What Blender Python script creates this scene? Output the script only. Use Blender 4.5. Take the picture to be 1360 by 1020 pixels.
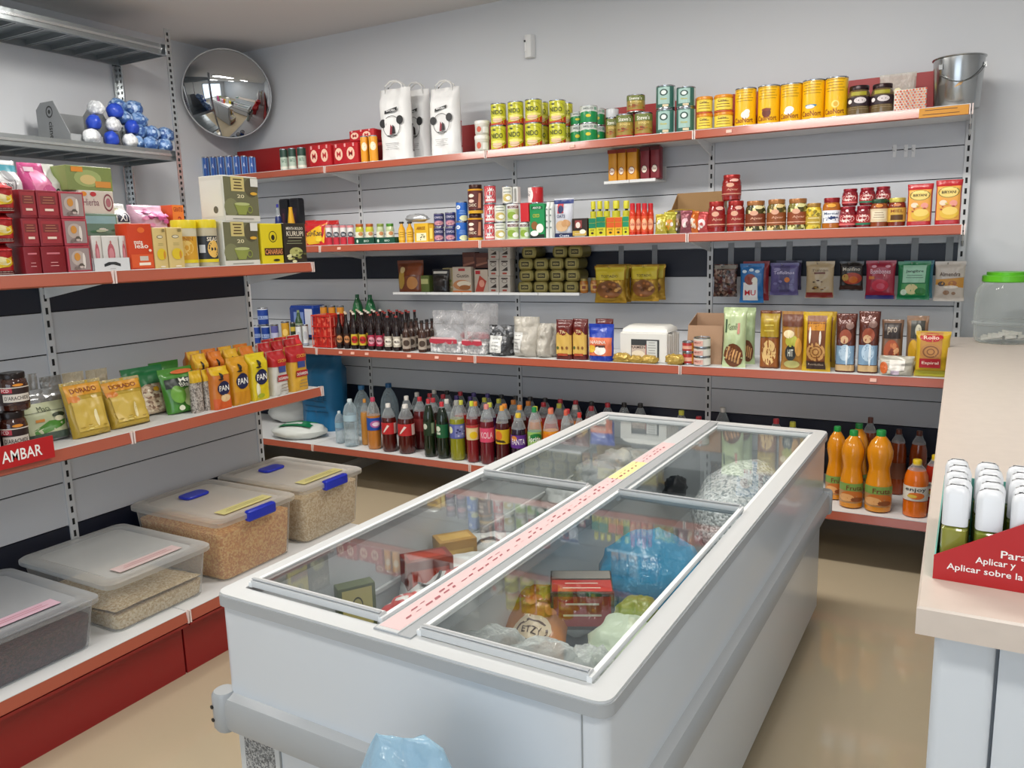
import bpy, math, random
from mathutils import Vector, noise
for _o in list(bpy.data.objects): bpy.data.objects.remove(_o)
SC = bpy.context.scene
COL = SC.collection
random.seed(7)

# ------------------------------------------------------------------ camera
CAM = Vector((2.6759, -4.5229, 1.5587)); YAW, PITCH, ROLL, F = .5126, .1711, -.0281, 1055.44
_f = Vector((-math.sin(YAW) * math.cos(PITCH), math.cos(YAW) * math.cos(PITCH), -math.sin(PITCH)))
_r = Vector((math.cos(YAW), math.sin(YAW), 0)); _u = _r.cross(_f)
RT = _r * math.cos(ROLL) + _u * math.sin(ROLL); UP = _u * math.cos(ROLL) - _r * math.sin(ROLL); FW = _f
cd = bpy.data.cameras.new('camera'); cam = bpy.data.objects.new('camera', cd); COL.objects.link(cam)
cd.sensor_fit = 'HORIZONTAL'; cd.sensor_width = 36; cd.lens = 36 * F / 1360; cd.clip_start = .02
from mathutils import Matrix
cam.matrix_world = Matrix(((RT.x, UP.x, -FW.x, CAM.x), (RT.y, UP.y, -FW.y, CAM.y), (RT.z, UP.z, -FW.z, CAM.z), (0, 0, 0, 1)))
SC.camera = cam
# ------------------------------------------------------------------ world, light, exposure
W = bpy.data.worlds.new('world'); SC.world = W; W.use_nodes = True
W.node_tree.nodes['Background'].inputs[0].default_value = (.62, .78, 1, 1)
W.node_tree.nodes['Background'].inputs[1].default_value = .6
SC.view_settings.view_transform = 'Standard'; SC.view_settings.look = 'None'
SC.view_settings.exposure = 0.4; SC.view_settings.gamma = 1; SC.view_settings.use_curve_mapping = False
def area(name, loc, sx, sy, watts, col, rot=(0, 0, 0)):
    l = bpy.data.lights.new(name, 'AREA'); l.shape = 'RECTANGLE'; l.size = sx; l.size_y = sy; l.energy = watts; l.color = col
    o = bpy.data.objects.new(name, l); COL.objects.link(o); o.location = loc; o.rotation_euler = rot; return o
LAMPS = [(-.5, -1.75, 32), (1.9, -1.75, 32), (.5, -4.4, 17), (3.4, -4.3, 21), (-1.1, -3.4, 15)]
for (lx, ly, lw) in LAMPS: area('ceiling_lamp_light', (lx, ly, 3.015), 1.15, .26, lw, (1, .965, .91))
area('window_daylight', (2.2, -7.42, 1.45), 3.4, 2.2, 40, (.82, .91, 1), (math.radians(90), 0, 0))

# ------------------------------------------------------------------ pixel helpers (1360 x 1020 frame)
def ray(px, py): return FW + RT * ((px - 680) / F) - UP * ((py - 510) / F)
def on(ax, val, px, py):
    q = ray(px, py); return CAM + q * ((val - CAM[ax]) / q[ax])
def depth(p): return (Vector(p) - CAM).dot(FW)
def pix(p):
    q = Vector(p) - CAM; z = q.dot(FW); return 680 + F * q.dot(RT) / z, 510 - F * q.dot(UP) / z
# ------------------------------------------------------------------ materials
_M = {}
def lin(h):
    h = h.lstrip('#')
    if len(h) == 3: h = ''.join(c * 2 for c in h)
    return tuple(((int(h[i:i+2], 16) / 255 + .055) / 1.055) ** 2.4 if int(h[i:i+2], 16) > 10 else int(h[i:i+2], 16) / 255 / 12.92 for i in (0, 2, 4)) + (1,)
def _new(k):
    m = bpy.data.materials.new(k); m.use_nodes = True; nt = m.node_tree
    return m, nt, nt.nodes['Principled BSDF']
def mat(c, r=.42, metal=0, bump=0, bs=60, coat=0, var=0, vs=3, spec=.5):
    k = f'surface_{c}_{r}_{metal}_{bump}_{bs}_{coat}_{var}_{vs}_{spec}'
    if k in _M: return _M[k]
    m, nt, b = _new(k); N = nt.nodes; L = nt.links
    b.inputs['Base Color'].default_value = lin(c); b.inputs['Roughness'].default_value = r; b.inputs['Metallic'].default_value = metal
    b.inputs['Coat Weight'].default_value = coat; b.inputs['Coat Roughness'].default_value = .08; b.inputs['Specular IOR Level'].default_value = spec
    tc = N.new('ShaderNodeTexCoord')
    if bump:
        n = N.new('ShaderNodeTexNoise'); n.inputs['Scale'].default_value = bs; n.inputs['Detail'].default_value = 3
        L.new(tc.outputs['Object'], n.inputs['Vector'])
        p = N.new('ShaderNodeBump'); p.inputs['Strength'].default_value = bump; p.inputs['Distance'].default_value = .01
        L.new(n.outputs['Fac'], p.inputs['Height']); L.new(p.outputs['Normal'], b.inputs['Normal'])
    if var:
        n = N.new('ShaderNodeTexNoise'); n.inputs['Scale'].default_value = vs; n.inputs['Detail'].default_value = 4
        L.new(tc.outputs['Object'], n.inputs['Vector'])
        x = N.new('ShaderNodeMixRGB'); a = lin(c); x.inputs[1].default_value = tuple(v * (1 - var) for v in a[:3]) + (1,); x.inputs[2].default_value = tuple(min(1, v * (1 + var)) for v in a[:3]) + (1,)
        L.new(n.outputs['Fac'], x.inputs[0]); L.new(x.outputs[0], b.inputs['Base Color'])
    _M[k] = m; return m
def speck(cols, scale=90, r=.5, bump=.3):
    k = 'speckle_' + '_'.join(cols) + f'_{scale}_{r}'
    if k in _M: return _M[k]
    m, nt, b = _new(k); N = nt.nodes; L = nt.links
    tc = N.new('ShaderNodeTexCoord'); v = N.new('ShaderNodeTexVoronoi'); v.inputs['Scale'].default_value = scale
    L.new(tc.outputs['Object'], v.inputs['Vector'])
    cr = N.new('ShaderNodeValToRGB'); cr.color_ramp.interpolation = 'CONSTANT'
    sp = N.new('ShaderNodeSeparateColor'); L.new(v.outputs['Color'], sp.inputs[0]); L.new(sp.outputs[0], cr.inputs[0])
    e = cr.color_ramp.elements
    e[0].color = lin(cols[0]); e[0].position = 0; e[1].color = lin(cols[1 % len(cols)]); e[1].position = 1 / len(cols)
    for i, c in enumerate(cols[2:]): q = e.new((i + 2) / len(cols)); q.color = lin(c)
    L.new(cr.outputs[0], b.inputs['Base Color']); b.inputs['Roughness'].default_value = r
    p = N.new('ShaderNodeBump'); p.inputs['Strength'].default_value = bump; p.inputs['Distance'].default_value = .004; p.invert = True
    L.new(v.outputs['Distance'], p.inputs['Height']); L.new(p.outputs['Normal'], b.inputs['Normal'])
    _M[k] = m; return m
def film(c, op=.25, r=.1, gl=4, bump=0, bs=30, glass=False):
    """clear sheet: transparent, partly diffuse, mirror-like at grazing angles"""
    k = f'clear_{c}_{op}_{r}_{gl}_{bump}_{bs}_{glass}'
    if k in _M: return _M[k]
    m, nt, b = _new(k); N = nt.nodes; L = nt.links
    b.inputs['Base Color'].default_value = lin(c); b.inputs['Roughness'].default_value = r
    if glass: b.inputs['Metallic'].default_value = 1
    t = N.new('ShaderNodeBsdfTransparent'); t.inputs[0].default_value = tuple(1 - (1 - v) * .25 for v in lin(c)[:3]) + (1,)
    lw = N.new('ShaderNodeLayerWeight'); lw.inputs[0].default_value = .5
    pw = N.new('ShaderNodeMath'); pw.operation = 'POWER'; pw.inputs[1].default_value = gl; L.new(lw.outputs['Facing'], pw.inputs[0])
    ma = N.new('ShaderNodeMath'); ma.operation = 'MULTIPLY_ADD'; ma.inputs[1].default_value = 1 - op; ma.inputs[2].default_value = op; ma.use_clamp = True
    L.new(pw.outputs[0], ma.inputs[0])
    x = N.new('ShaderNodeMixShader'); L.new(ma.outputs[0], x.inputs[0]); L.new(t.outputs[0], x.inputs[1]); L.new(b.outputs[0], x.inputs[2])
    L.new(x.outputs[0], N['Material Output'].inputs['Surface'])
    if bump:
        tc = N.new('ShaderNodeTexCoord'); n = N.new('ShaderNodeTexNoise'); n.inputs['Scale'].default_value = bs; n.inputs['Detail'].default_value = 4
        L.new(tc.outputs['Object'], n.inputs['Vector']); p = N.new('ShaderNodeBump'); p.inputs['Strength'].default_value = bump; p.inputs['Distance'].default_value = .02
        L.new(n.outputs['Fac'], p.inputs['Height'])
        for s in (b, lw): L.new(p.outputs['Normal'], s.inputs['Normal'])
    _M[k] = m; return m
def emit(c, s):
    k = f'lamp_{c}_{s}'
    if k in _M: return _M[k]
    m, nt, b = _new(k); b.inputs['Emission Color'].default_value = lin(c); b.inputs['Emission Strength'].default_value = s
    _M[k] = m; return m
def MM(x): return mat(x) if isinstance(x, str) else x

# ------------------------------------------------------------------ mesh builder
class MB:
    def __init__(s): s.v = []; s.f = []; s.m = []; s.mats = []
    def mi(s, m):
        m = MM(m)
        if m not in s.mats: s.mats.append(m)
        return s.mats.index(m)
    def add(s, vs, fs, m):
        o = len(s.v); i = s.mi(m); s.v += [tuple(p) for p in vs]
        for f in fs: s.f.append([o + q for q in f]); s.m.append(i)
        return s
    def box(s, a, b, m):
        (x0, y0, z0), (x1, y1, z1) = a, b
        return s.add([(x0, y0, z0), (x1, y0, z0), (x1, y1, z0), (x0, y1, z0), (x0, y0, z1), (x1, y0, z1), (x1, y1, z1), (x0, y1, z1)],
                     [(0, 3, 2, 1), (4, 5, 6, 7), (0, 1, 5, 4), (1, 2, 6, 5), (2, 3, 7, 6), (3, 0, 4, 7)], m)
    def prism(s, pts, z0, z1, m, inset=0):
        n = len(pts); cx = sum(p[0] for p in pts) / n; cy = sum(p[1] for p in pts) / n
        t = [(cx + (x - cx) * (1 - inset), cy + (y - cy) * (1 - inset)) for x, y in pts]
        return s.add([(x, y, z0) for x, y in pts] + [(x, y, z1) for x, y in t],
                     [tuple(range(n))[::-1], tuple(range(n, 2 * n))] + [(i, (i + 1) % n, n + (i + 1) % n, n + i) for i in range(n)], m)
    def loft(s, rings, m, cap=True):
        n = len(rings[0]); vs = [p for r in rings for p in r]; fs = []
        for k in range(len(rings) - 1):
            for i in range(n): j = (i + 1) % n; fs.append((k * n + i, k * n + j, (k + 1) * n + j, (k + 1) * n + i))
        if cap: fs += [tuple(range(n))[::-1], tuple(range((len(rings) - 1) * n, len(rings) * n))]
        return s.add(vs, fs, m)
    def lathe(s, prof, m, seg=20, sx=1, sy=1, cap=True):
        return s.loft([[(r * sx * math.cos(2 * math.pi * i / seg), r * sy * math.sin(2 * math.pi * i / seg), z) for i in range(seg)] for r, z in prof], m, cap)
    def tube(s, path, r, m, seg=6):
        P = [Vector(p) for p in path]; rings = []
        for i, p in enumerate(P):
            t = (P[min(i + 1, len(P) - 1)] - P[max(i - 1, 0)]).normalized()
            a = t.cross(Vector((0, 0, 1)) if abs(t.z) < .9 else Vector((1, 0, 0))).normalized(); b = t.cross(a)
            rings.append([p + a * (r * math.cos(2 * math.pi * k / seg)) + b * (r * math.sin(2 * math.pi * k / seg)) for k in range(seg)])
        return s.loft(rings, m)
    def mesh(s, name, ang=38):
        me = bpy.data.meshes.new(name); me.from_pydata(s.v, [], s.f); me.validate()
        for m in s.mats: me.materials.append(m)
        if len(me.polygons) == len(s.m): me.polygons.foreach_set('material_index', s.m)
        me.polygons.foreach_set('use_smooth', [True] * len(me.polygons)); me.set_sharp_from_angle(angle=math.radians(ang)); me.update()
        return me
def rrect(w, d, r, n=3, cx=0, cy=0):
    p = []
    for sx, sy, a0 in ((1, 1, 0), (-1, 1, 90), (-1, -1, 180), (1, -1, 270)):
        for k in range(n + 1):
            a = math.radians(a0 + 90 * k / n); p.append((cx + sx * (w / 2 - r) + r * math.cos(a), cy + sy * (d / 2 - r) + r * math.sin(a)))
    return p
def rbox(mb, w, d, h, r, m, z0=0, cx=0, cy=0):
    e = min(r, h / 3)
    R = [[(x, y, z) for x, y in rrect(w - 2 * q, d - 2 * q, max(r - q, .0005), 2, cx, cy)] for q, z in ((e * .6, z0), (0, z0 + e * .7), (0, z0 + h - e * .7), (e * .6, z0 + h))]
    return mb.loft(R, m)
# ------------------------------------------------------------------ printing on faces
_T = {}
def text_tris(s, bold):
    k = (s, bold)
    if k in _T: return _T[k]
    c = bpy.data.curves.new('lettering', 'FONT'); c.body = s; c.resolution_u = 2; c.offset = .012 if bold else 0
    o = bpy.data.objects.new('lettering', c); me = o.to_mesh()
    v = [(p.co.x, p.co.y) for p in me.vertices]; f = [tuple(p.vertices) for p in me.polygons]
    o.to_mesh_clear(); bpy.data.objects.remove(o); bpy.data.curves.remove(c)
    x0 = min(p[0] for p in v); x1 = max(p[0] for p in v); y0 = min(p[1] for p in v); y1 = max(p[1] for p in v)
    _T[k] = ([((x - x0) / (x1 - x0) - .5, (y - y0) / (y1 - y0) - .5) for x, y in v], f); return _T[k]
class Pr:
    """flat shapes and letters laid on a surface; u -1..1 across, v 0..1 up"""
    def __init__(s, fn, n=4, step=.00035): s.fn = fn; s.n = n; s.l = .0006; s.st = step; s.b = MB(); s.sub = False
    def _a(s, uv, fs, c): s.b.add([s.fn(u, v, s.l) for u, v in uv], fs, c); s.l += s.st; return s
    def rect(s, u0, v0, u1, v1, c, sh=0):
        nu = max(1, round(abs(u1 - u0) * s.n)); nv = max(1, math.ceil(abs(v1 - v0) * s.n * (2.6 if s.sub else 1)))
        uv = [(u0 + (u1 - u0) * i / nu + sh * (j / nv), v0 + (v1 - v0) * j / nv) for j in range(nv + 1) for i in range(nu + 1)]
        return s._a(uv, [(j * (nu + 1) + i, j * (nu + 1) + i + 1, (j + 1) * (nu + 1) + i + 1, (j + 1) * (nu + 1) + i) for j in range(nv) for i in range(nu)], c)
    def ell(s, cu, cv, ru, rv, c, seg=16, rot=0):
        uv = [(cu, cv)]; fs = []
        Q = (.2, .4, .6, .8, 1) if s.sub else (.55, 1)
        for q in Q:
            for i in range(seg):
                a = 2 * math.pi * i / seg; x, y = ru * q * math.cos(a), rv * q * math.sin(a)
                uv.append((cu + x * math.cos(rot) - y * math.sin(rot) * ru / rv, cv + x * math.sin(rot) * rv / ru + y * math.cos(rot)))
        for i in range(seg):
            j = (i + 1) % seg; fs += [(0, 1 + i, 1 + j)] + [(1 + r * seg + i, 1 + (r + 1) * seg + i, 1 + (r + 1) * seg + j, 1 + r * seg + j) for r in range(len(Q) - 1)]
        return s._a(uv, fs, c)
    def ring(s, cu, cv, ru, rv, c, q=.85, seg=20):
        uv = [(cu + ru * t * math.cos(2 * math.pi * i / seg), cv + rv * t * math.sin(2 * math.pi * i / seg)) for t in (q, 1) for i in range(seg)]
        return s._a(uv, [(i, seg + i, seg + (i + 1) % seg, (i + 1) % seg) for i in range(seg)], c)
    def poly(s, pts, c):
        n = len(pts); cu = sum(p[0] for p in pts) / n; cv = sum(p[1] for p in pts) / n; E = []
        for i in range(n):
            (x0, y0), (x1, y1) = pts[i], pts[(i + 1) % n]
            E += [(x0 + (x1 - x0) * k / 4, y0 + (y1 - y0) * k / 4) for k in range(4)]
        m = len(E); uv = [(cu, cv)] + [(cu + (x - cu) * q, cv + (y - cv) * q) for q in (.35, .7, 1) for x, y in E]
        fs = [(0, 1 + i, 1 + (i + 1) % m) for i in range(m)] + [(1 + r * m + i, 1 + (r + 1) * m + i, 1 + (r + 1) * m + (i + 1) % m, 1 + r * m + (i + 1) % m) for r in (0, 1) for i in range(m)]
        return s._a(uv, fs, c)
    def txt(s, t, cu, cv, w, h, c, bold=1, rot=0):
        v, f = text_tris(t, bold); cr, sr = math.cos(rot), math.sin(rot)
        uv = [(cu + (x * cr - y * sr) * w, cv + (x * sr + y * cr) * h) for x, y in v]
        if s.sub:
            q = [list(t_) for t_ in f]; f = []; k = {}
            while q:
                t_ = q.pop(); n = len(t_)
                e = max(range(n), key=lambda i: abs(uv[t_[i]][0] - uv[t_[(i + 1) % n]][0]) + 2 * abs(uv[t_[i]][1] - uv[t_[(i + 1) % n]][1])); i, j = t_[e], t_[(e + 1) % n]
                if n > 3 or abs(uv[i][0] - uv[j][0]) + 2 * abs(uv[i][1] - uv[j][1]) < .13: f.append(tuple(t_)); continue
                g = (min(i, j), max(i, j))
                if g not in k: k[g] = len(uv); uv.append(((uv[i][0] + uv[j][0]) / 2, (uv[i][1] + uv[j][1]) / 2))
                o = t_[(e + 2) % 3]; q += [[i, k[g], o], [k[g], j, o]]
            s.l += .0008
        return s._a(uv, f, c)
    def lines(s, cu, v0, v1, w, n, c, t=.35):
        for i in range(n):
            y = v0 + (v1 - v0) * i / max(1, n - 1); k = w * (1 - .25 * ((i * 7) % 3) / 2); hh = (v1 - v0) / max(1, n) * t / 2
            s.rect(cu - k / 2, y - hh, cu + k / 2, y + hh, c); s.l -= s.st
        s.l += s.st; return s
    def blobs(s, cu, cv, ru, rv, n, size, cols, seed=1):
        g = random.Random(seed)
        for i in range(n):
            a = g.uniform(0, 6.28); q = math.sqrt(g.random()); z = size * g.uniform(.6, 1.2)
            s.ell(cu + ru * q * math.cos(a), cv + rv * q * math.sin(a), z, z * rv / ru * g.uniform(.8, 1.2), cols[i % len(cols)], 8, g.uniform(-.5, .5))
        return s
# ------------------------------------------------------------------ objects
def ob(name, me, parent=None, loc=(0, 0, 0), rot=(0, 0, 0)):
    o = bpy.data.objects.new(name, me); COL.objects.link(o); o.parent = parent; o.location = loc; o.rotation_euler = rot; return o
def tag(o, label, cat, group=None):
    o['label'] = label; o['category'] = cat
    if group: o['group'] = group
    return o
def thing(name, label, cat, loc=(0, 0, 0), rz=0, group=None): return tag(ob(name, None, None, loc, (0, 0, rz)), label, cat, group)
def struct(name, mb): o = ob(name, mb.mesh(name)); o['kind'] = 'structure'; return o
class Proto:
    """a product built once at a nominal size: width, depth, height and its parts"""
    def __init__(s, w, d, h, round_=False): s.w, s.d, s.h, s.round = w, d, h, round_; s.parts = []
    def part(s, name, mb, parent=None): s.parts.append((name, mb.mesh(name) if isinstance(mb, MB) else mb, parent)); return s
def inst(p, name, label, cat, loc, sc, rz=0, rx=0, group=None, ry=0):
    o = thing(name, label, cat, loc, rz, group); o.rotation_euler = (rx, ry, rz); o.scale = sc
    mk = []
    for n, me, pa in p.parts: mk.append(ob(n, me, o if pa is None else mk[pa]))
    return o
ORD = ['first', 'second', 'third', 'fourth', 'fifth', 'sixth', 'seventh', 'eighth', 'ninth', 'tenth', 'eleventh', 'twelfth', 'thirteenth', 'fourteenth', 'fifteenth', 'sixteenth']
SH = {'T': (2.12, -.34), 'S': (1.5986, -.4364), 'M': (.9234, -.5359), 'B': (.2809, -.6395), 'H': (1.275, -.2), 'Y': (1.906, -.19)}   # back shelves: height, front edge y
SL = {'L1': (1.511, .031), 'L2': (.922, .035), 'L3': (.26, .247)}                                # left shelves: height, front edge x
POS = []
def put(p, name, label, cat, sh, x0, x1, yt, off=.02, z=None, yb=None, group=None, dep=None, h=None, face=None, tilt=0, jit=0, rz=None):
    """stand a product on a shelf: pixel span x0..x1 and top row yt at the depth given by the shelf"""
    left = sh in SL; base, fr = (SL if left else SH)[sh]; zz = base if z is None else z
    xc = (x0 + x1) / 2; ax = 0 if left else 1; sg = -1 if left else 1
    fp = fr + sg * off
    if yb is not None: fp = on(2, zz, xc, yb)[ax]
    pl = fp
    for _ in range(4):
        t = on(ax, pl, xc, yt); top = t.z; b = Vector((t.x, t.y, zz)); py = (yt + pix(b)[1]) / 2
        c = on(ax, pl, xc, py)
        if p.round: w = (x1 - x0) * depth(c) / F; pl = fp + sg * w / 2
        else: w = abs(on(ax, pl, x1, py)[1 - ax] - on(ax, pl, x0, py)[1 - ax])
    w *= .97 if p.round else .985
    hh = h or max(.01, top - zz); sx = w / p.w
    dd = (dep / p.d) if dep else (sx if p.round else min(sx, 1.3))
    d = p.d * dd
    pos = Vector((c.x, c.y, zz))
    if not p.round: pos[ax] = fp + sg * d / 2
    if rz is None:
        rz = math.radians(90) if left else 0
        if p.round:
            v = CAM - pos; a = math.atan2(v.x, -v.y); rz = a * (.85 if not left else .9)
        rz += random.uniform(-jit, jit)
    POS.append((pos.x, pos.y, w / 2, zz))
    o = inst(p, name, label, cat, pos, (sx, dd, hh / p.h), rz, -tilt, group)
    o_top = zz + hh
    return o_top
# ================================================================== the room
XW, YB, CEIL, XR, YF = -2.27, .05, 3.06, 4.9, -7.5
WALL = mat('#d3d6da', .75, var=.03, vs=1.2); FLOOR = mat('#b9aa90', .08, var=.05, vs=1.1, spec=.6)
mb = MB(); mb.box((XW - .1, YF - .1, -.1), (XR + .1, YB + .1, 0), FLOOR); struct('floor', mb)
mb = MB(); mb.box((XW - .1, YF - .1, CEIL), (XR + .1, YB + .1, CEIL + .1), mat('#dcdad8', .8, var=.03, vs=.8)); struct('ceiling', mb)
mb = MB(); mb.box((XW - .1, YB, 0), (XR + .1, YB + .1, CEIL), WALL); struct('wall_back', mb)
mb = MB(); mb.box((XW - .1, YF, 0), (XW, YB, CEIL), WALL); struct('wall_left', mb)
mb = MB(); mb.box((XR, YF, 0), (XR + .1, YB, CEIL), WALL); struct('wall_right', mb)
mb = MB()
for a, b in (((XW, YF - .1, 0), (.4, YF, CEIL)), ((4.0, YF - .1, 0), (XR, YF, CEIL)), ((.4, YF - .1, 0), (4.0, YF, .3)), ((.4, YF - .1, 2.6), (4.0, YF, CEIL))): mb.box(a, b, WALL)
struct('wall_front', mb)
mb = MB(); DK = mat('#3a3d40', .4)
for x in (.4, 1.58, 2.76, 3.94): mb.box((x, YF - .08, .3), (x + .06, YF - .02, 2.6), DK)
for z in (.3, 2.54): mb.box((.46, YF - .08, z), (3.94, YF - .02, z + .06), DK)
wn = struct('window_1', mb)
for i in range(3):
    m2 = MB(); m2.box((.46 + 1.18 * i, YF - .055, .36), (1.58 + 1.18 * i, YF - .05, 2.54), film('#e8f2f6', .06, .02, 5, glass=True)); ob('pane', m2.mesh('pane'), wn)
for i, (lx, ly, _) in enumerate(LAMPS):
    t = thing('ceiling_lamp', ['slim rectangular ceiling lamp near the back wall on the left', 'slim rectangular ceiling lamp near the back wall on the right', 'slim rectangular ceiling lamp behind the viewer on the left', 'slim rectangular ceiling lamp behind the viewer over the counter', 'slim rectangular ceiling lamp beside the metal rack'][i], 'lamp', (lx, ly, CEIL), 0, 'ceiling lamps')
    m2 = MB(); m2.box((-.6, -.15, -.035), (.6, .15, 0), mat('#e6e6e4', .4)); ob('housing', m2.mesh('housing'), t)
    m2 = MB(); m2.box((-.57, -.125, -.04), (.57, .125, -.035), emit('#fff6ea', 4)); ob('diffuser', m2.mesh('diffuser'), t)

# ================================================================== shelving
GREY = mat('#c8cbd0', .45, var=.03, vs=4); NAVY = mat('#10182b', .45); WHT = mat('#dfe0e0', .4); RAIL = mat('#a9553e', .28, coat=.3); UPR = mat('#d2d4d6', .4)
RED = mat('#a01d1e', .4); SLOT = mat('#0c0d10', .7); RAILD = mat('#93251f', .35)
def shelving(root, xf, n, uprights, panels, levels, height):
    """xf(a, b, z): a along the run, b out from the back panel -> local point"""
    def bx(m, a0, b0, z0, a1, b1, z1, k):
        p, q = xf(a0, b0, z0), xf(a1, b1, z1); return m.box(tuple(map(min, p, q)), tuple(map(max, p, q)), k)
    for u in uprights:
        m = bx(MB(), u - .016, -.045, 0, u + .016, .006, height, UPR); o = ob('upright', m.mesh('upright'), root)
        m = MB(); z = .1
        while z < height - .03: bx(m, u - .005, .0062, z, u + .005, .0068, z + .026, SLOT); z += .05
        s = ob('slots', m.mesh('slots'), o); s['kind'] = 'stuff'
        m = bx(MB(), u - .02, -.045, .0, u + .02, levels[-1][1] - .06, .07, UPR); ob('foot', m.mesh('foot'), root)
    for i in range(len(uprights) - 1):
        a, b = uprights[i] + .017, uprights[i + 1] - .017
        for (z0, z1, k) in panels:
            m = bx(MB(), a, -.02, z0 + .0025, b, 0, z1 - .0025, k); ob('back_panel', m.mesh('back_panel'), root)
            if k is GREY: m = bx(MB(), a, -.016, z1 - .0024, b, -.004, z1 + .0024, SLOT); ob('panel_joint', m.mesh('panel_joint'), root)
        for (z, d, rail) in levels:
            m = bx(MB(), uprights[i] + .002, .008, z - .03, uprights[i + 1] - .002, d - .004, z, WHT); s = ob('shelf', m.mesh('shelf'), root)
            if rail:
                prof = [(d - .004, z + .001), (d + .004, z + .001), (d + .012, z - .038), (d + .004, z - .043), (d - .004, z - .04)]
                m = MB(); A0, A1 = uprights[i] + .006, uprights[i + 1] - .006
                m.loft([[xf(A0, p, q) for p, q in prof], [xf(A1, p, q) for p, q in prof]], rail); r = ob('price_rail', m.mesh('price_rail'), s)
                m = bx(MB(), A0, d - .003, z + .001, A1, d + .005, z + .0035, WHT); ob('rail_lip', m.mesh('rail_lip'), s)
    for u in uprights:
        for (z, d, rail) in levels:
            m = MB(); p = [(.008, z - .03), (d * .9, z - .03), (d * .9, z - .042), (.008, z - .1)]
            m.loft([[xf(u - .002, q, w) for q, w in p], [xf(u + .002, q, w) for q, w in p]], WHT); ob('bracket', m.mesh('bracket'), root)
            if rail:
                m = MB()
                for e in (-.008, .003): bx(m, u + e, d - .003, z - .043, u + e + .005, d + .0135, z + .003, mat('#e8d6d0', .3))
                ob('rail_joint', m.mesh('rail_joint'), root)
ROOTB = thing('wall_shelving', 'long grey and navy shelving with red price rails along the back wall', 'shelving', (0, 0, 0))
UB = [-2.25, -1.059, .191, 1.441, 2.68]
PB = [(1.98, 2.13, GREY), (1.826, 1.98, GREY), (1.67, 1.826, GREY), (1.516, 1.67, GREY), (1.361, 1.516, NAVY), (1.205, 1.361, GREY), (1.05, 1.205, GREY), (.895, 1.05, GREY), (.717, .895, GREY), (.578, .717, GREY), (.42, .578, NAVY), (.08, .42, NAVY)]
LB = [(2.12, .34, RAIL), (1.5986, .4364, RAIL), (.9234, .5359, RAIL), (.2809, .6395, RAIL)]
shelving(ROOTB, lambda a, b, z: (a, -b, z), 0, UB, PB, LB, 2.14)
for i in range(4):
    m = MB(); m.box((UB[i] + .02, -.012, 2.122), (UB[i + 1] - .02, -.002, 2.335), RED); ob('top_board', m.mesh('top_board'), ROOTB)
# orange price stickers on the rails
for px, py, lv in ((452, 465, 2), (468, 468, 2), (487, 471, 2), (543, 470, 2), (580, 476, 2), (610, 478, 2), (760, 190, 0), (968, 179, 0), (450, 328, 1), (1160, 500, 2)):
    z, d = LB[lv][0], LB[lv][1]; q = on(1, -d - .012, px, py)
    m = MB(); m.box((-.014, -.0035, -.008), (.014, .002, .008), mat('#e9b9a8', .5)); ob('price_sticker', m.mesh('price_sticker'), ROOTB, (q.x, -d - .0095, z - .02), (math.radians(-11), 0, 0))
q = on(1, -.35, 1240, 152); m = MB(); m.box((2.475, -.356, 2.078), (2.67, -.352, 2.119), mat('#cf8f2c', .5)); pr = m
st = ob('shelf_strip_label', m.mesh('shelf_strip_label'), ROOTB)
pr = Pr(lambda u, v, l: (2.5725 + u * .0975, -.356 - l, 2.078 + v * .041)); pr.lines(-.1, .3, .75, 1.5, 2, '#5a3512', .3); ob('handwriting', pr.b.mesh('handwriting'), st)
# small hanging shelves of bent white metal under the rails
for nm, x0, x1, z, d, n in (('hanging_shelf', -.66, .72, 1.275, .2, 5), ('hanging_shelf', .875, 1.185, 1.906, .19, 2)):
    for k in range(n):
        a, b = x0 + (x1 - x0) * k / n + .002, x0 + (x1 - x0) * (k + 1) / n - .002
        m = MB(); m.box((a, -d, z - .006), (b, -.004, z), WHT); m.box((a, -d - .004, z - .012), (b, -d, z + .004), WHT); m.box((a, -.008, z), (b, -.004, z + .08), WHT)
        ob('hanging_tray', m.mesh('hanging_tray'), ROOTB)
# bare wire hooks at the upper right
for px in (1188, 1203, 1213):
    q = on(1, -.02, px, 200); m = MB(); m.tube([(q.x, -.002, q.z), (q.x, -.13, q.z - .01), (q.x, -.15, q.z + .005)], .0022, mat('#c8cacc', .25, 1)); m.box((q.x - .008, -.004, q.z - .03), (q.x + .008, 0, q.z + .03), WHT)
    ob('wire_hook', m.mesh('wire_hook'), ROOTB)

ROOTL = thing('island_shelving', 'low grey and navy shelving with red rails and red plinth on the left', 'shelving', (-.401, 0, 0))
UL = [-3.725, -2.714, -1.703]
PLF = [(1.358, 1.49, NAVY), (1.195, 1.358, GREY), (1.03, 1.195, GREY), (.87, 1.03, GREY), (.68, .87, GREY), (.5, .68, GREY), (.06, .5, NAVY)]
LL = [(1.511, .432, RAIL), (.922, .436, RAIL), (.26, .648, RAIL)]
shelving(ROOTL, lambda a, b, z: (b, a, z), 0, UL, PLF, LL, 1.5)
for i in range(2):
    a, b = UL[i] + .004, UL[i + 1] - .004
    m = MB(); m.loft([[(.655, y, .205), (.628, y, .2), (.61, y, .19), (.61, y, 0), (.59, y, 0), (.59, y, .215), (.655, y, .215)] for y in (a, b)], mat('#8e1618', .35, coat=.2)); ob('plinth', m.mesh('plinth'), ROOTL)
    m = MB(); m.box((-.09, UL[i] + .02, .06), (-.05, UL[i + 1] - .02, 1.49), GREY); ob('rear_panel', m.mesh('rear_panel'), ROOTL)
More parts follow.
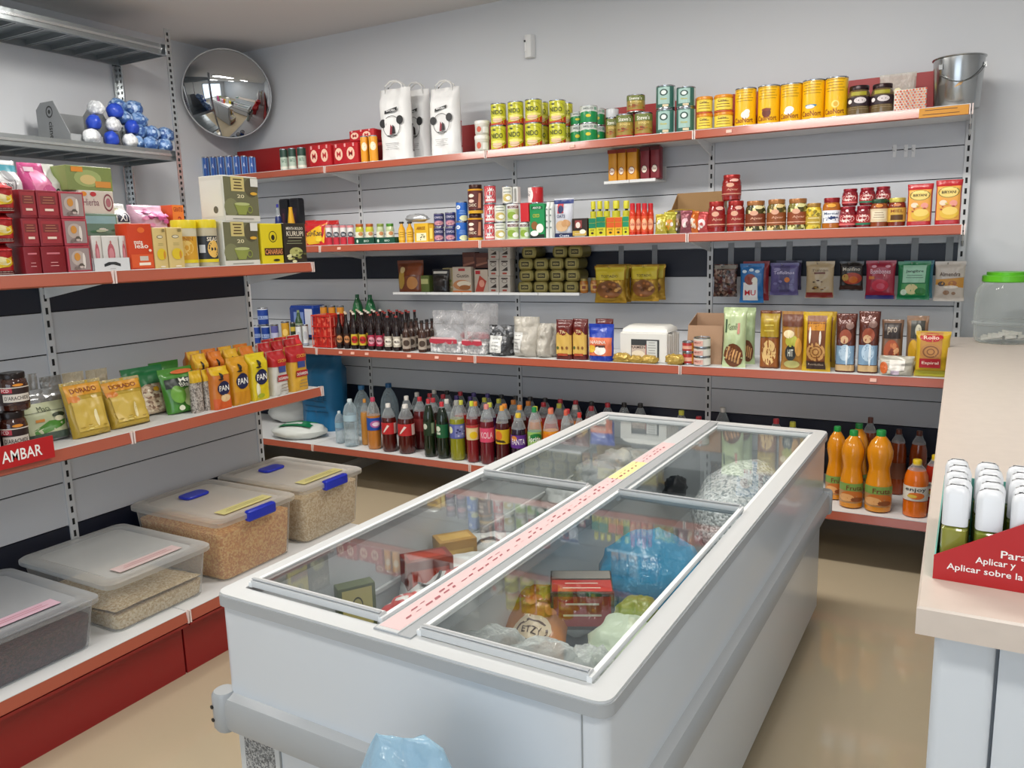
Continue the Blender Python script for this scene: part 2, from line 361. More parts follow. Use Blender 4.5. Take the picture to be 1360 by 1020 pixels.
m = MB(); m.box((.02, -1.7, .0), (.6, -1.69, .22), mat('#8e1618', .35)); ob('plinth_end', m.mesh('plinth_end'), ROOTL)
# red sign clipped to the rail
a = on(0, .05, -45, 600); b = on(0, .05, 69, 590)
t = thing('shelf_sign', 'red plastic shelf sign with white capital letters clipped to the left rail', 'sign', (.058, (a.y + b.y) / 2, .905), math.radians(90))
wS = b.y - a.y; m = MB(); m.box((-wS / 2, -.002, 0), (wS / 2, .002, .075), mat('#b5171b', .3)); ob('panel', m.mesh('panel'), t)
pr = Pr(lambda u, v, l: (u * wS / 2, -.002 - l, v * .075)); pr.txt('AMBAR', .2, .5, .98, .5, '#f4f1ee'); ob('lettering', pr.b.mesh('lettering'), t)

# galvanised rack against the left wall
GALV = mat('#9aa0a3', .32, .85, .15, 25); GALV2 = mat('#c7cbcd', .25, .9)
RK = thing('metal_rack', 'tall galvanised steel rack with slotted posts against the left wall', 'rack', (0, 0, 0))
for x in (-1.735, -2.23):
    for y in (-.95, -2.9):
        s = 1 if x > -2 else -1; m = MB()
        m.box((x - .02, y - .0015, 0), (x + .02, y + .0015, 2.95), GALV2); m.box((x + s * .02 - .0015, y - .04, 0), (x + s * .02 + .0015, y, 2.95), GALV2)
        m.box((x - s * .02 - .003, y - .006, 0), (x - s * .02 + .003, y + .006, 2.95), GALV2)
        p = ob('post', m.mesh('post'), RK); m = MB(); z = .03
        while z < 2.93:
            m.box((x - .006, y - .0022, z), (x + .006, y + .0022, z + .018), SLOT); m.box((x + s * .0222 - .001, y - .026, z), (x + s * .0222 + .001, y - .014, z + .018), SLOT); z += .036
        k = ob('holes', m.mesh('holes'), p); k['kind'] = 'stuff'
for z in (2.86, 2.22, 1.55, .85, .2):
    m = MB(); m.box((-1.75, -2.9, z - .06), (-1.74, -.95, z), GALV); m.box((-1.775, -2.9, z - .06), (-1.75, -.95, z - .055), GALV); m.box((-1.738, -2.9, z - .036), (-1.734, -.95, z - .022), GALV2); sh = ob('front_beam', m.mesh('front_beam'), RK)
    m = MB(); m.box((-2.225, -2.9, z - .06), (-2.215, -.95, z), GALV); ob('rear_beam', m.mesh('rear_beam'), RK)
    m = MB(); m.box((-2.215, -.96, z - .06), (-1.75, -.95, z), GALV); ob('side_beam', m.mesh('side_beam'), RK)
    for k in range(13):
        y = -2.895 + k * .15; m = MB(); m.box((-2.214, y, z - .022), (-1.752, y + .142, z - .004), GALV); m.box((-2.214, y, z - .05), (-1.752, y + .012, z - .022), GALV); m.box((-2.214, y + .13, z - .05), (-1.752, y + .142, z - .022), GALV)
        ob('deck_plank', m.mesh('deck_plank'), RK)

# convex mirror in the corner
P0 = CAM + ray(302, 125) * 5.72; nrm = Vector((.72, -.66, -.2)).normalized()
t = thing('convex_mirror', 'round convex security mirror mounted high in the corner', 'mirror', P0)
t.rotation_euler = nrm.to_track_quat('Z', 'Y').to_euler()
R_, A_ = .72, .3; a0 = math.asin(A_ / R_)
m = MB(); m.lathe([(R_ * math.sin(a0 * k / 14) + 1e-4, R_ * math.cos(a0 * k / 14) - R_ * math.cos(a0)) for k in range(14, -1, -1)], mat('#c3c7ca', .02, 1), 48); ob('dome', m.mesh('dome', 80), t)
m = MB(); m.lathe([(.285, -.012), (.3, -.012), (.306, -.004), (.306, .004), (.302, .008), (.297, .004)], mat('#cfd3d6', .2, .3), 48, cap=False); ob('rim', m.mesh('rim'), t)
m = MB(); m.lathe([(.29, -.012), (.2, -.03), (.06, -.05)], mat('#55585a', .5), 32); ob('back_shell', m.mesh('back_shell'), t)
m = MB(); m.tube([(0, 0, -.04), (0, 0, -.22)], .018, mat('#55585a', .4, .6), 8); ob('bracket', m.mesh('bracket'), t)
# motion detector on the back wall
q = on(1, YB, 705, 64); t = thing('motion_detector', 'small white motion detector high on the back wall', 'detector', (q.x, YB, q.z - .06))
m = MB(); pts = [(-.032, 0), (-.032, -.02), (-.02, -.04), (0, -.047), (.02, -.04), (.032, -.02), (.032, 0)][::-1]; m.prism(pts, 0, .13, mat('#e9eaea', .35)); ob('housing', m.mesh('housing'), t)
m = MB(); m.prism([(-.022, -.03), (-.022, -.042), (-.008, -.0475), (-.006, -.03)][::-1], .035, .085, mat('#f7f8f8', .1)); m.box((-.022, -.05, .09), (-.014, -.04, .1), '#151515'); ob('lens', m.mesh('lens'), t)

# ================================================================== counter
CT = mat('#cbbfb4', .35, var=.06, vs=30); CW = mat('#cdd3d9', .4)
t = thing('shop_counter', 'white counter with pale beige worktop at the right edge', 'counter', (0, 0, 0))
m = MB(); m.loft([[(x, y, z) for x, y in ((2.652 + e, -3.372 + e), (3.35, -3.372 + e), (3.35, -.06), (2.652 + e, -.06))] for e, z in ((0, 1.02), (0, 1.057), (.003, 1.06))], CT); ob('worktop', m.mesh('worktop'), t)
m = MB(); m.box((2.70, -3.318, 0), (3.32, -.7, 1.02), CW); ob('carcass', m.mesh('carcass'), t)
m = MB(); m.prism(rrect(.074, .03, .012, 3, 2.713, -3.335), 0, 1.019, CW); ob('corner_post', m.mesh('corner_post'), t)
m = MB(); m.box((2.754, -3.342, .0), (3.32, -3.322, 1.018), CW); ob('front_panel', m.mesh('front_panel'), t)
for k in range(3):
    m = MB(); m.box((2.676, -3.318 + k * .872, 0), (2.698, -2.452 + k * .872, 1.018), CW); ob('side_panel', m.mesh('side_panel'), t)

# ================================================================== chest freezer
FZW = mat('#ccd2d8', .28, coat=.3); FZG = mat('#a3a7aa', .35); FZF = mat('#c6c9ca', .35); LIN = mat('#c9ced1', .3)
FR = thing('chest_freezer', 'long white island chest freezer with four sliding glass lids', 'freezer', (1.2187, -3.3644, 0), -.0234)
W_, L_, H_ = .987, 2.191, .7956
def fp(w, l, r): return rrect(w, l, r, 4, W_ / 2, L_ / 2)
def rl(mb, rings, m):
    mb.loft([[(x, y, z) for x, y in fp(w, l, r)] for w, l, r, z in rings], m, False); return mb
m = MB(); rl(m, [(W_ - .03, L_ - .03, .02, .06), (W_ - .03, L_ - .03, .02, .47)], FZW); ob('lower_body', m.mesh('lower_body'), FR)
m = MB(); rl(m, [(W_ - .016, L_ - .016, .025, .545), (W_ - .016, L_ - .016, .025, .768)], FZW); ob('upper_body', m.mesh('upper_body'), FR)
m = MB(); rl(m, [(W_ - .1, L_ - .1, .02, 0), (W_ - .1, L_ - .1, .02, .062)], mat('#1c1d1e', .6)); m.box((.02, .02, .055), (W_ - .02, L_ - .02, .065), mat('#1c1d1e', .6)); ob('plinth', m.mesh('plinth'), FR)
m = MB(); rl(m, [(W_ - .03, L_ - .03, .02, .455), (W_ + .028, L_ + .028, .04, .462), (W_ + .036, L_ + .036, .045, .475), (W_ + .036, L_ + .036, .045, .525), (W_ + .026, L_ + .026, .04, .54), (W_ - .02, L_ - .02, .025, .548)], FZG); bump = ob('bumper', m.mesh('bumper'), FR)
for cx, cy in ((0, 0), (1, 0), (0, 1), (1, 1)):
    m = MB(); x0, y0 = (-.024 if not cx else W_ - .03), (-.024 if not cy else L_ - .03)
    m.loft([[(x, y, z) for x, y in rrect(.054 - 2 * e, .054 - 2 * e, .02, 3, x0 + .027, y0 + .027)] for e, z in ((.004, .452), (0, .46), (0, .542), (.004, .55))], FZG); c = ob('bumper_corner', m.mesh('bumper_corner'), bump)
    for z in (.482, .515):
        m = MB(); m.lathe([(.005, 0), (.005, .002)], '#1a1a1a', 8); ob('screw', m.mesh('screw'), c, (x0 + .012, y0 + (.0005 if not cy else .0535), z), (math.radians(90 if not cy else -90), 0, 0))
def frame(mb, o, i, z0, z1, m):
    n = len(o); vs = [(x, y, z) for z in (z0, z1) for r in (o, i) for x, y in r]; fs = []
    for k in range(n):
        j = (k + 1) % n; fs += [(k, j, 2 * n + j, 2 * n + k), (n + j, n + k, 3 * n + k, 3 * n + j), (2 * n + k, 2 * n + j, 3 * n + j, 3 * n + k), (k, n + k, n + j, j)]
    mb.add(vs, fs, m)
m = MB(); frame(m, fp(W_, L_, .03), fp(W_ - .1, L_ - .1, .004), .765, .79, FZG); frame(m, fp(W_ - .006, L_ - .006, .028), fp(W_ - .1, L_ - .1, .004), .79, H_, FZF); ob('top_frame', m.mesh('top_frame'), FR)
m = MB(); frame(m, fp(W_ - .085, L_ - .085, .01), fp(W_ - .1, L_ - .1, .01), .4, .766, LIN)
rl(m, [(W_ - .1, L_ - .1, .01, .13), (W_ - .1, L_ - .1, .01, .42)], LIN); m.box((.05, .05, .12), (W_ - .05, L_ - .05, .13), LIN); ob('liner', m.mesh('liner'), FR)
m = MB()
for x in (.052, W_ - .062): m.box((x, .052, .6), (x + .01, L_ - .052, .612), FZF)
ob('basket_rail', m.mesh('basket_rail'), FR)
m = MB(); m.box((.452, .03, .76), (.548, L_ - .03, .799), FZG); m.box((.458, .03, .799), (.515, L_ - .03, .8015), FZF); dv = ob('centre_beam', m.mesh('centre_beam'), FR)
m = MB(); m.box((.46, .04, .8016), (.512, 1.72, .802), mat('#dcbcbc', .5)); m.box((.46, 1.2, .802), (.512, 1.42, .8023), mat('#e0dc9a', .5)); sl = ob('paper_strip', m.mesh('paper_strip'), dv)
m = MB(); m.box((.474, .1, .46), (.494, L_ - .1, .76), mat('#dde1e3', .5)); ob('basket_divider', m.mesh('basket_divider'), FR)
pr = Pr(lambda u, v, l: (.486 - (v - .5) * .05, .88 + u * .82, .8024 + l), 1)
g = random.Random(3)
for k in range(46):
    u = -.97 + k * .042
    pr.rect(u, .3 + g.uniform(0, .1), u + g.uniform(.012, .03), .36 + g.uniform(.02, .12), '#a05a62', .006); pr.l = .0003
    if k % 3: pr.rect(u, .6 + g.uniform(0, .08), u + g.uniform(.012, .03), .66 + g.uniform(0, .08), '#a05a62', .006); pr.l = .0003
ob('handwriting', pr.b.mesh('handwriting'), sl)
GL = film('#eef3f3', .035, .012, 5, glass=True)
for (u0, u1, w0, w1, z, nm) in ((.06, .446, .058, 1.085, .803, 'front'), (.06, .446, 1.06, 2.135, .786, 'back'), (.554, .927, .05, 1.082, .803, 'front'), (.554, .927, 1.06, 2.135, .786, 'back')):
    m = MB(); m.box((u0 + .004, w0 + .006, z - .003), (u1 - .004, w1 - .006, z + .001), GL); gl = ob('glass_lid', m.mesh('glass_lid'), FR)
    for wb in ([w0, w1 - .022] if nm == 'front' else [w0 + .02, w1 - .022]):
        m = MB(); m.loft([[(u, wb + a, z + b) for a, b in ((0, -.006), (.022, -.006), (.024, .004), (.019, .011), (.01, .012), (.001, .008))] for u in (u0, u1)], FZF); m.loft([[(u, wb + a, z + b) for a, b in ((.002, .0121), (.012, .0121), (.01, .014), (.004, .014))] for u in (u0 + .002, u1 - .002)], FZG); ob('lid_handle', m.mesh('lid_handle'), gl)
    for ub in (u0 - .006, u1 - .004):
        m = MB(); m.box((ub, w0, z - .008), (ub + .01, w1, z + .004), mat('#e6e9ea', .3)); ob('lid_rail', m.mesh('lid_rail'), gl)
m = MB(); m.box((.045, .0125, .09), (.145, .016, .45), speck(['#77797a', '#9b9d9d', '#5e6061', '#b2b3b2'], 260, .6)); ob('vent_grille', m.mesh('vent_grille'), FR)
m = MB(); m.box((.028, .0128, .07), (.16, .0145, .455), FZF); m.box((.16, .0132, .07), (.165, .015, .455), mat('#8d9193')); ob('service_panel', m.mesh('service_panel'), FR)
m = MB(); m.box((.932, .0066, .55), (.9345, .0078, .762), mat('#8d9193')); ob('panel_seam', m.mesh('panel_seam'), FR)
# ================================================================== product builders
STEEL = mat('#b9bcc0', .22, 1); SIL = mat('#cfd2d6', .25, .7)
def cylmap(r, h, span=1.35): return lambda u, v, l: ((r + l) * math.sin(u * span), -(r + l) * math.cos(u * span), v * h)
def can(c, prints=None, lid=STEEL, r=.05, h=.14, full=True):
    p = Proto(2 * r, 2 * r, h, True)
    m = MB(); m.lathe([(r * .93, 0), (r, .002), (r, .006), (r * .985, .008), (r * .985, h - .008), (r, h - .006), (r, h - .001), (r * .96, h), (r * .94, h - .004)], STEEL, 22); p.part('can_body', m)
    m = MB(); m.lathe([(r * .992, .008), (r * .995, .009), (r * .995, h - .009), (r * .99, h - .008)], mat(c, .32, coat=.2), 22, cap=False); p.part('paper_label', m)
    if prints: q = Pr(cylmap(r * .996, h), 8); prints(q); p.part('label_print', q.b, 1)
    m = MB(); m.lathe([(r * .94, h - .004), (r * .9, h - .003), (r * .2, h - .003)], lid, 22); p.part('lid', m)
    return p
def tub(c, lidc, prints=None, r=.05, h=.1, lh=.2, taper=.92, lr=1.04):
    p = Proto(2 * r * lr, 2 * r * lr, h, True); z = h * (1 - lh)
    m = MB(); m.lathe([(r * taper * .9, 0), (r * taper, .004), (r, z), (r, z + .002)], mat(c, .35), 22); p.part('tub_body', m)
    m = MB(); m.lathe([(r * lr, z - .003), (r * lr, h - .006), (r * lr * .95, h), (r * .3, h)], mat(lidc, .35), 22); p.part('lid', m)
    if prints: q = Pr(lambda u, v, l: ((r + .0005 + l) * math.sin(u * 1.3), -(r + .0005 + l) * math.cos(u * 1.3), v * z), 8); prints(q); p.part('label_print', q.b)
    return p
def jar(content, lidc, prints=None, lab=None, r=.045, h=.13, waist=1, lm=None):
    p = Proto(2 * r, 2 * r, h, True); z = h * .86
    m = MB(); m.lathe([(r * .85, 0), (r * .98, .006), (r, .015), (r * waist, z * .5), (r, z * .8), (r * .93, z * .92), (r * .8, z), (r * .8, z + .004)], content if not isinstance(content, str) else mat(content, .12, coat=.6), 22); p.part('glass_body', m)
    m = MB(); m.lathe([(r * .86, z - .001), (r * .88, h - .003), (r * .84, h), (r * .3, h)], lm or mat(lidc, .3, .3), 22); p.part('lid', m)
    if lab:
        v0, v1, c = lab; m = MB(); rr = r * (1 + (waist - 1) * .5) + .0006
        m.lathe([(rr, v0 * h), (rr, v1 * h)], mat(c, .45), 22, cap=False); p.part('label', m)
    if prints: q = Pr(cylmap(r + .001, h), 8); prints(q); p.part('label_print', q.b)
    return p
CLEARP = film('#dfe6e8', .18, .08, 3)
PROF = {'soda': [(.62, 0), (.9, .012), (1, .04), (1, .2), (.96, .3), (.98, .42), (1, .56), (.97, .66), (.8, .78), (.5, .88), (.3, .935), (.3, .95)],
        'fruit': [(.7, 0), (.97, .02), (1, .06), (1, .33), (.97, .36), (.8, .5), (.8, .55), (.98, .68), (.98, .76), (.72, .86), (.4, .92), (.34, .935)],
        'enjoy': [(.8, 0), (.98, .02), (1, .3), (.99, .5), (1, .62), (.93, .72), (.7, .84), (.42, .9), (.38, .93)],
        'beer': [(.85, 0), (1, .015), (1, .5), (.98, .56), (.7, .66), (.42, .74), (.36, .9), (.4, .92), (.4, .95)],
        'small': [(.85, 0), (1, .02), (1, .58), (.9, .68), (.5, .8), (.4, .93)],
        'water': [(.75, 0), (1, .02), (1, .1), (.96, .12), (1, .14), (1, .22), (.96, .24), (1, .26), (1, .36), (.96, .38), (1, .4), (1, .52), (.96, .56), (1, .6), (.99, .72), (.75, .85), (.35, .93), (.33, .95)],
        'jug': [(.8, 0), (1, .03), (1, .3), (.96, .33), (1, .36), (1, .55), (.9, .68), (.55, .83), (.26, .9), (.26, .93)]}
def bottle(kind, liq, cap, lab=None, prints=None, r=.045, h=.33, fill=.72, capr=.34, bm=None, caph=.075):
    p = Proto(2 * r, 2 * r, h, True); P = [(a * r, b * h) for a, b in PROF[kind]]
    lo = [q for q in P if q[1] <= fill * h] ; hi = [q for q in P if q[1] > fill * h]
    k = (fill * h - lo[-1][1]) / (hi[0][1] - lo[-1][1]) if hi else 0
    cut = (lo[-1][0] + (hi[0][0] - lo[-1][0]) * k, fill * h) if hi else P[-1]
    m = MB(); m.lathe(lo + [cut], bm or mat(liq, .12, coat=.5), 18); p.part('filled_body', m)
    if hi: m = MB(); m.lathe([cut] + hi, CLEARP if fill < .93 else bm or mat(liq, .12, coat=.5), 18, cap=False); p.part('neck', m)
    m = MB(); z = h * (1 - caph); m.lathe([(r * capr, z - h * .005), (r * capr, h - .003), (r * capr * .9, h), (r * .05, h)], mat(cap, .35), 14); p.part('cap', m)
    if lab:
        v0, v1, c = lab; m = MB(); m.lathe([(r * 1.012, v0 * h), (r * 1.012, v1 * h)], mat(c, .4), 18, cap=False); p.part('label', m)
        if prints: q = Pr(cylmap(r * 1.018, h), 8); prints(q); p.part('label_print', q.b, len(p.parts) - 1)
    return p
def carton(c, prints=None, w=.1, d=.05, h=.15, side=None, top=None, r=.002, rough=.42):
    p = Proto(w, d, h); m = MB(); rbox(m, w, d, h, r, mat(c, rough)); p.part('carton', m)
    if prints: q = Pr(lambda u, v, l: (u * w / 2, -d / 2 - l, v * h), 1); prints(q); p.part('front_print', q.b)
    if side:
        q = Pr(lambda u, v, l: (-w / 2 - l, -u * d / 2, v * h), 1); side(q); p.part('side_print', q.b)
        q = Pr(lambda u, v, l: (w / 2 + l, u * d / 2, v * h), 1); side(q); p.part('side_print', q.b)
    if top: q = Pr(lambda u, v, l: (u * w / 2, (v - .5) * d, h + l), 1); top(q); p.part('top_print', q.b)
    return p
BP = {'pillow': [(0, 0), (.05, .03), (.18, .72), (.5, 1), (.82, .72), (.95, .03), (1, 0)], 'stand': [(0, .8), (.06, 1), (.45, .9), (.8, .35), (.91, .04), (1, .01)],
      'brick': [(0, .93), (.03, 1), (.8, .98), (.93, .3), (1, .16)], 'slump': [(0, .6), (.1, 1), (.35, 1), (.6, .6), (.8, .35), (1, .12)]}
def bag(body, prints=None, w=.14, d=.06, h=.2, kind='pillow', pu=2.5, seal=None, crink=.0025, bulge=.06, seed=0, nx=14, nz=26, back=None):
    p = Proto(w, d, h); K = BP[kind]
    def prof(v):
        for (a, x), (b, y) in zip(K, K[1:]):
            if v <= b: t = (v - a) / (b - a); t = t * t * (3 - 2 * t); return x + (y - x) * t
        return K[-1][1]
    def f(u, v, l=0, s=-1):
        t = prof(v); n = noise.noise(Vector((u * 2.2 + seed * 7.3, v * 3.5, s * 2 + seed))) * crink * 1.6 + noise.noise(Vector((u * 6 + seed, v * 8, s + 9))) * crink * .7
        ww = w / 2 * (1 - bulge * t + .012 * noise.noise(Vector((seed, v * 5, u)))); e = max(0, 1 - min(1, abs(u)) ** pu) ** .6
        return (u * ww, s * (max(.0012, d / 2 * t * e + n * e) + l), v * h)
    m = MB(); vs = []; fs = []
    for s in (-1, 1):
        o = len(vs); vs += [f(-1 + 2 * i / nx, j / nz, 0, s) for j in range(nz + 1) for i in range(nx + 1)]
        for j in range(nz):
            for i in range(nx):
                a = o + j * (nx + 1) + i; q = (a, a + 1, a + nx + 2, a + nx + 1); fs.append(q if s < 0 else q[::-1])
    o = (nx + 1) * (nz + 1)
    for j in range(nz):
        for i in (0, nx): a = j * (nx + 1) + i; q = (a, a + nx + 1, o + a + nx + 1, o + a); fs.append(q if i == 0 else q[::-1])
    for i in range(nx): fs += [(i + 1, i, o + i, o + i + 1), (nz * (nx + 1) + i, nz * (nx + 1) + i + 1, o + nz * (nx + 1) + i + 1, o + nz * (nx + 1) + i)]
    m.add(vs, fs, body if not isinstance(body, str) else mat(body, .28, 0, .25, 35, coat=.15)); p.part('pouch', m.mesh('pouch', 75))
    if prints: q = Pr(lambda u, v, l: f(u, v, l + .0012 + crink * .12), 10, .0004); q.sub = True; prints(q); p.part('front_print', q.b)
    if seal:
        m = MB()
        for s in (-1, 1): m.add([f(-1 + 2 * i / 10, v, .0006, s) for v in (.945, 1) for i in range(11)], [((i, i + 1, i + 12, i + 11) if s < 0 else (i + 11, i + 12, i + 1, i)) for i in range(10)], mat(seal, .3, .1, .6, 120))
        p.part('crimped_seal', m)
    return p
def crumple(body, w=.2, d=.15, h=.12, seed=1, amp=.22, n=18, fq=2.2):
    p = Proto(w, d, h); m = MB(); R = []
    for j in range(n + 1):
        t = math.pi * j / n; ring = []
        for i in range(n + 4):
            a = 2 * math.pi * i / (n + 4); q = Vector((math.sin(t) * math.cos(a), math.sin(t) * math.sin(a), -math.cos(t)))
            k = 1 + amp * noise.noise(q * fq + Vector((seed * 5.1, 0, 0))) + amp * .6 * abs(noise.noise(q * fq * 2.3 + Vector((0, seed * 3.3, 0))))
            z = q.z * k; z = max(z, -.8)
            ring.append((q.x * k * w / 2, q.y * k * d / 2, (z + .8) / 1.8 * h))
        R.append(ring)
    m.loft(R, body); p.part('wrapping', m.mesh('wrapping', 60)); return p
def B(p, name, label, cat, sh, spans, yt, **k):
    """a row of alike products; spans = [(x0, x1)], labels carry the ordinal"""
    for i, (a, b) in enumerate(spans):
        put(p, name, label.replace('{n}', ORD[i]), cat, sh, a, b, yt[i] if isinstance(yt, (list, tuple)) else yt, **k)
# ================================================================== back wall, top shelf
def stack(p, name, labels, cat, sh, x0, x1, tops, **k):
    """bottom first; labels one per layer"""
    z = k.pop('z', None)
    for lb, yt in zip(labels, tops): z = put(p, name, lb, cat, sh, x0, x1, yt, z=z, **k)
    return z
blue = can('#2c5fb4', lambda q: q.rect(-.9, .05, -.45, .95, '#8fb0df').rect(.1, .05, .32, .95, '#173a86').rect(.5, .05, .8, .95, '#7fa6dc').txt('A', -.1, .55, .4, .2, '#dfe8f6'))
for i in range(7):
    put(blue, 'drink_can', f'slim blue drink can, {ORD[i]} from the left on the top shelf corner', 'can', 'T', 269 + i * 10.3, 278.5 + i * 10.3, [208.5, 208, 207.5, 207, 206.8, 207, 208][i], off=.015 + .012 * i, group='blue cans in the top shelf corner')
mint = can('#b9c9b9', lambda q: q.rect(-1, .62, 1, .95, '#26453a').txt('NATU', 0, .45, .9, .16, '#3b6b58').rect(-1, .08, 1, .2, '#e9e6d8'), mat('#1e2a26', .3))
B(mint, 'drink_can', 'pale green drink can with dark rim, {n} of three on the top shelf', 'can', 'T', [(372, 383), (383, 394), (395, 407)], [198, 197, 196], group='pale green cans')
redpk = lambda q: [q.ell(-.5, .5, .3, .28, '#f2c9b0'), q.ell(.42, .5, .3, .28, '#f2c9b0'), q.txt('M', -.5, .5, .3, .25, '#b3202a'), q.txt('M', .42, .5, .3, .25, '#b3202a'), q.rect(-.75, .8, -.62, .95, '#e8a0a0'), q.rect(-.05, .8, .08, .95, '#e8a0a0'), q.rect(.6, .8, .72, .95, '#e8a0a0')]
rpk = carton('#b51f26', redpk, .2, .12, .16, r=.02, rough=.2)
put(rpk, 'drink_pack', 'red shrink-wrapped drink pack beside the pale green cans', 'pack', 'T', 409, 440, 191.5)
z = put(rpk, 'drink_pack', 'red shrink-wrapped drink pack under another red pack on the top shelf', 'pack', 'T', 441, 476, 189)
put(rpk, 'drink_pack', 'red shrink-wrapped drink pack lying on top of another red pack', 'pack', 'T', 462, 497, 171.5, z=z, off=.05)
org = can('#e69a1c', lambda q: q.ell(0, .6, .55, .16, '#f6e3c0').txt('XS', 0, .6, .7, .14, '#f9f4e8').rect(-.8, .06, -.6, .95, '#f2b948'), h=.19)
B(org, 'drink_can', 'tall orange can, {n} of two in front of the red packs', 'can', 'T', [(479, 490), (490, 502)], [181, 180], off=.005, group='tall orange cans')
# white paper sacks
def sack(seed, side=False):
    w, d, h = .3, .14, .5; p = bag(mat('#e7e7e6', .5, 0, .35, 14), None, w, d, h, 'brick', 7, crink=.012, bulge=.0, seed=seed, nx=10, nz=14); p.parts = p.parts[:1]
    q = Pr(lambda u, v, l: (u * w / 2, -d / 2 - .008 - l, v * h), 6)
    q.ring(0, .47, .56, .15, '#1d1d1f', .95).ell(-.55, .52, .22, .06, '#2a2a2c').ell(.55, .55, .22, .06, '#2a2a2c').poly([(-.42, .645), (.38, .685), (.42, .73), (-.4, .69)], '#202022')
    q.txt('BAOBA', 0, .69, .6, .028, '#efefef', 1, .05).poly([(-.14, .36), (.02, .36), (.06, .46), (-.06, .5)], '#8c2f3c').poly([(.0, .37), (.24, .37), (.2, .46), (.08, .49)], '#2a2426').rect(-.3, .34, .34, .352, '#3a3a3a').lines(0, .24, .16, .9, 4, '#a9a9a9', .3)
    p.part('front_print', q.b)
    q = Pr(lambda u, v, l: (w / 2 + .006 + l, u * d / 2, v * h), 6); q.rect(-.12, .12, .1, .5, '#9a3038' if side else '#3a3a3c').rect(-.05, .14, .02, .48, '#e7e7e6'); p.part('side_print', q.b)
    m = MB()
    for s in (-1, 1): m.tube([(-.09, s * .02, h * .94), (-.08, s * .025, h * 1.04), (-.03, s * .025, h * 1.1), (.03, s * .025, h * 1.1), (.08, s * .025, h * 1.04), (.09, s * .02, h * .94)], .006, mat('#dcdcda', .5), 6)
    p.part('handle', m); return p
put(sack(1), 'paper_sack', 'white paper sack with handles and black oval print, leftmost of three', 'sack', 'T', 500, 541, 116, off=.03, dep=.1)
put(sack(2), 'paper_sack', 'white paper sack half hidden behind the leftmost white sack', 'sack', 'T', 531, 566, 118, off=.17, dep=.1)
put(sack(3, True), 'paper_sack', 'white paper sack with handles, rightmost of three beside the white tubs', 'sack', 'T', 567, 606, 115, off=.03, dep=.1)
wt = tub('#d9d5cc', '#e6e4de', lambda q: q.rect(-.9, .15, .9, .8, '#c9c6bd').ell(-.3, .5, .25, .25, '#c2563e').rect(.1, .2, .7, .7, '#e9e9e6'))
stack(wt, 'plastic_tub', ['small white lidded tub under another white tub on the top shelf', 'small white lidded tub stacked on another white tub'], 'tub', 'T', 630, 651, [180.5, 161])
def fnido(q):
    q.poly([(-1, .0), (1, .0), (1, .3), (.4, .12), (-1, .02)], '#c2341f').rect(-1, 0, 1, .07, '#c9452a').ell(-.1, .22, .5, .12, '#f0c9a8', 14, .2).ell(.1, .34, .75, .06, '#f4ec7a', 16, .25)
    q.txt('NIDO', -.12, .57, 1.15, .2, '#23321a').ring(-.1, .52, .98, .36, '#8a8a28', .96).ell(-.35, .8, .16, .03, '#3a3a20')
nido = can('#cdcb2e', fnido, mat('#d8cf62', .3))
lab = ['leftmost', 'second from the left', 'third from the left', 'rightmost']
for i, (a, b, t0, t1) in enumerate([(651.5, 673, 167, 138), (674, 696, 165, 135.5), (697, 720.5, 163.5, 132.5), (729, 752, 164, 133.5)]):
    stack(nido, 'milk_tin', [f'yellow-green milk powder tin, {lab[i]} of the front bottom row', f'yellow-green milk powder tin, {lab[i]} of the front top row'], 'tin', 'T', a, b, [t0, t1], group='milk powder tins')
for i, (a, b, t0, t1) in enumerate([(711, 729, 167, 136), (745, 761, 168, 137)]):
    s = ['between two front tins', 'at the right end'][i]
    stack(nido, 'milk_tin', [f'bottom yellow-green milk powder tin in the rear row, {s}', f'top yellow-green milk powder tin in the rear row, {s}'], 'tin', 'T', a, b, [t0, t1], off=.15, group='milk powder tins')
def fgr(q): q.rect(-1, .7, 1, .97, '#c4c9c4').poly([(-1, .62), (-.5, .74), (0, .64), (.5, .76), (1, .64), (1, .72), (-1, .72)], '#dfe4dc').ell(.0, .42, .22, .09, '#d9c92a').rect(.5, .75, .8, .9, '#7fa890').txt('MILO', 0, .83, .8, .1, '#51605a')
gr = can('#0f8a4a', fgr)
stack(gr, 'drink_powder_tin', ['green and silver tin at the bottom left, half hidden, beside the milk tins', 'green and silver tin at the top left, half hidden, beside the milk tins'], 'tin', 'T', 757, 778, [167, 150], off=.09, group='green and silver tins')
stack(gr, 'drink_powder_tin', ['front green and silver tin at the bottom of the middle stack', 'front green and silver tin on top of the middle stack'], 'tin', 'T', 770, 794, [165, 141.5], group='green and silver tins')
stack(gr, 'drink_powder_tin', ['green and silver tin at the bottom right, behind the middle stack', 'green and silver tin at the top right, behind the middle stack'], 'tin', 'T', 784, 804, [168, 145], off=.135, group='green and silver tins')
def fbe(q): q.rect(-1, .66, 1, .93, '#6e7a3a').rect(-1, .07, 1, .14, '#b8352a').txt("Steve's", 0, .78, 1.1, .17, '#f2efe0').txt('soupe', .05, .55, .9, .12, '#e8d27a').blobs(.1, .3, .8, .12, 12, .14, ['#b4502c', '#8a3a22', '#c97a3a'], 4)
be = can('#a38a3e', fbe, mat('#b89a68', .3, .6))
z = put(be, 'food_can', 'green and orange soup can behind, left of the two front soup cans', 'can', 'T', 804, 822, 157, off=.09, group='soup cans'); put(can('#c9ccd0'), 'food_can', 'plain silver can on top of the rear soup can', 'can', 'T', 804, 822, 145, off=.09, z=z)
z = put(be, 'food_can', 'green and orange soup can, left one of the front pair', 'can', 'T', 818, 842, 152.5, group='soup cans')
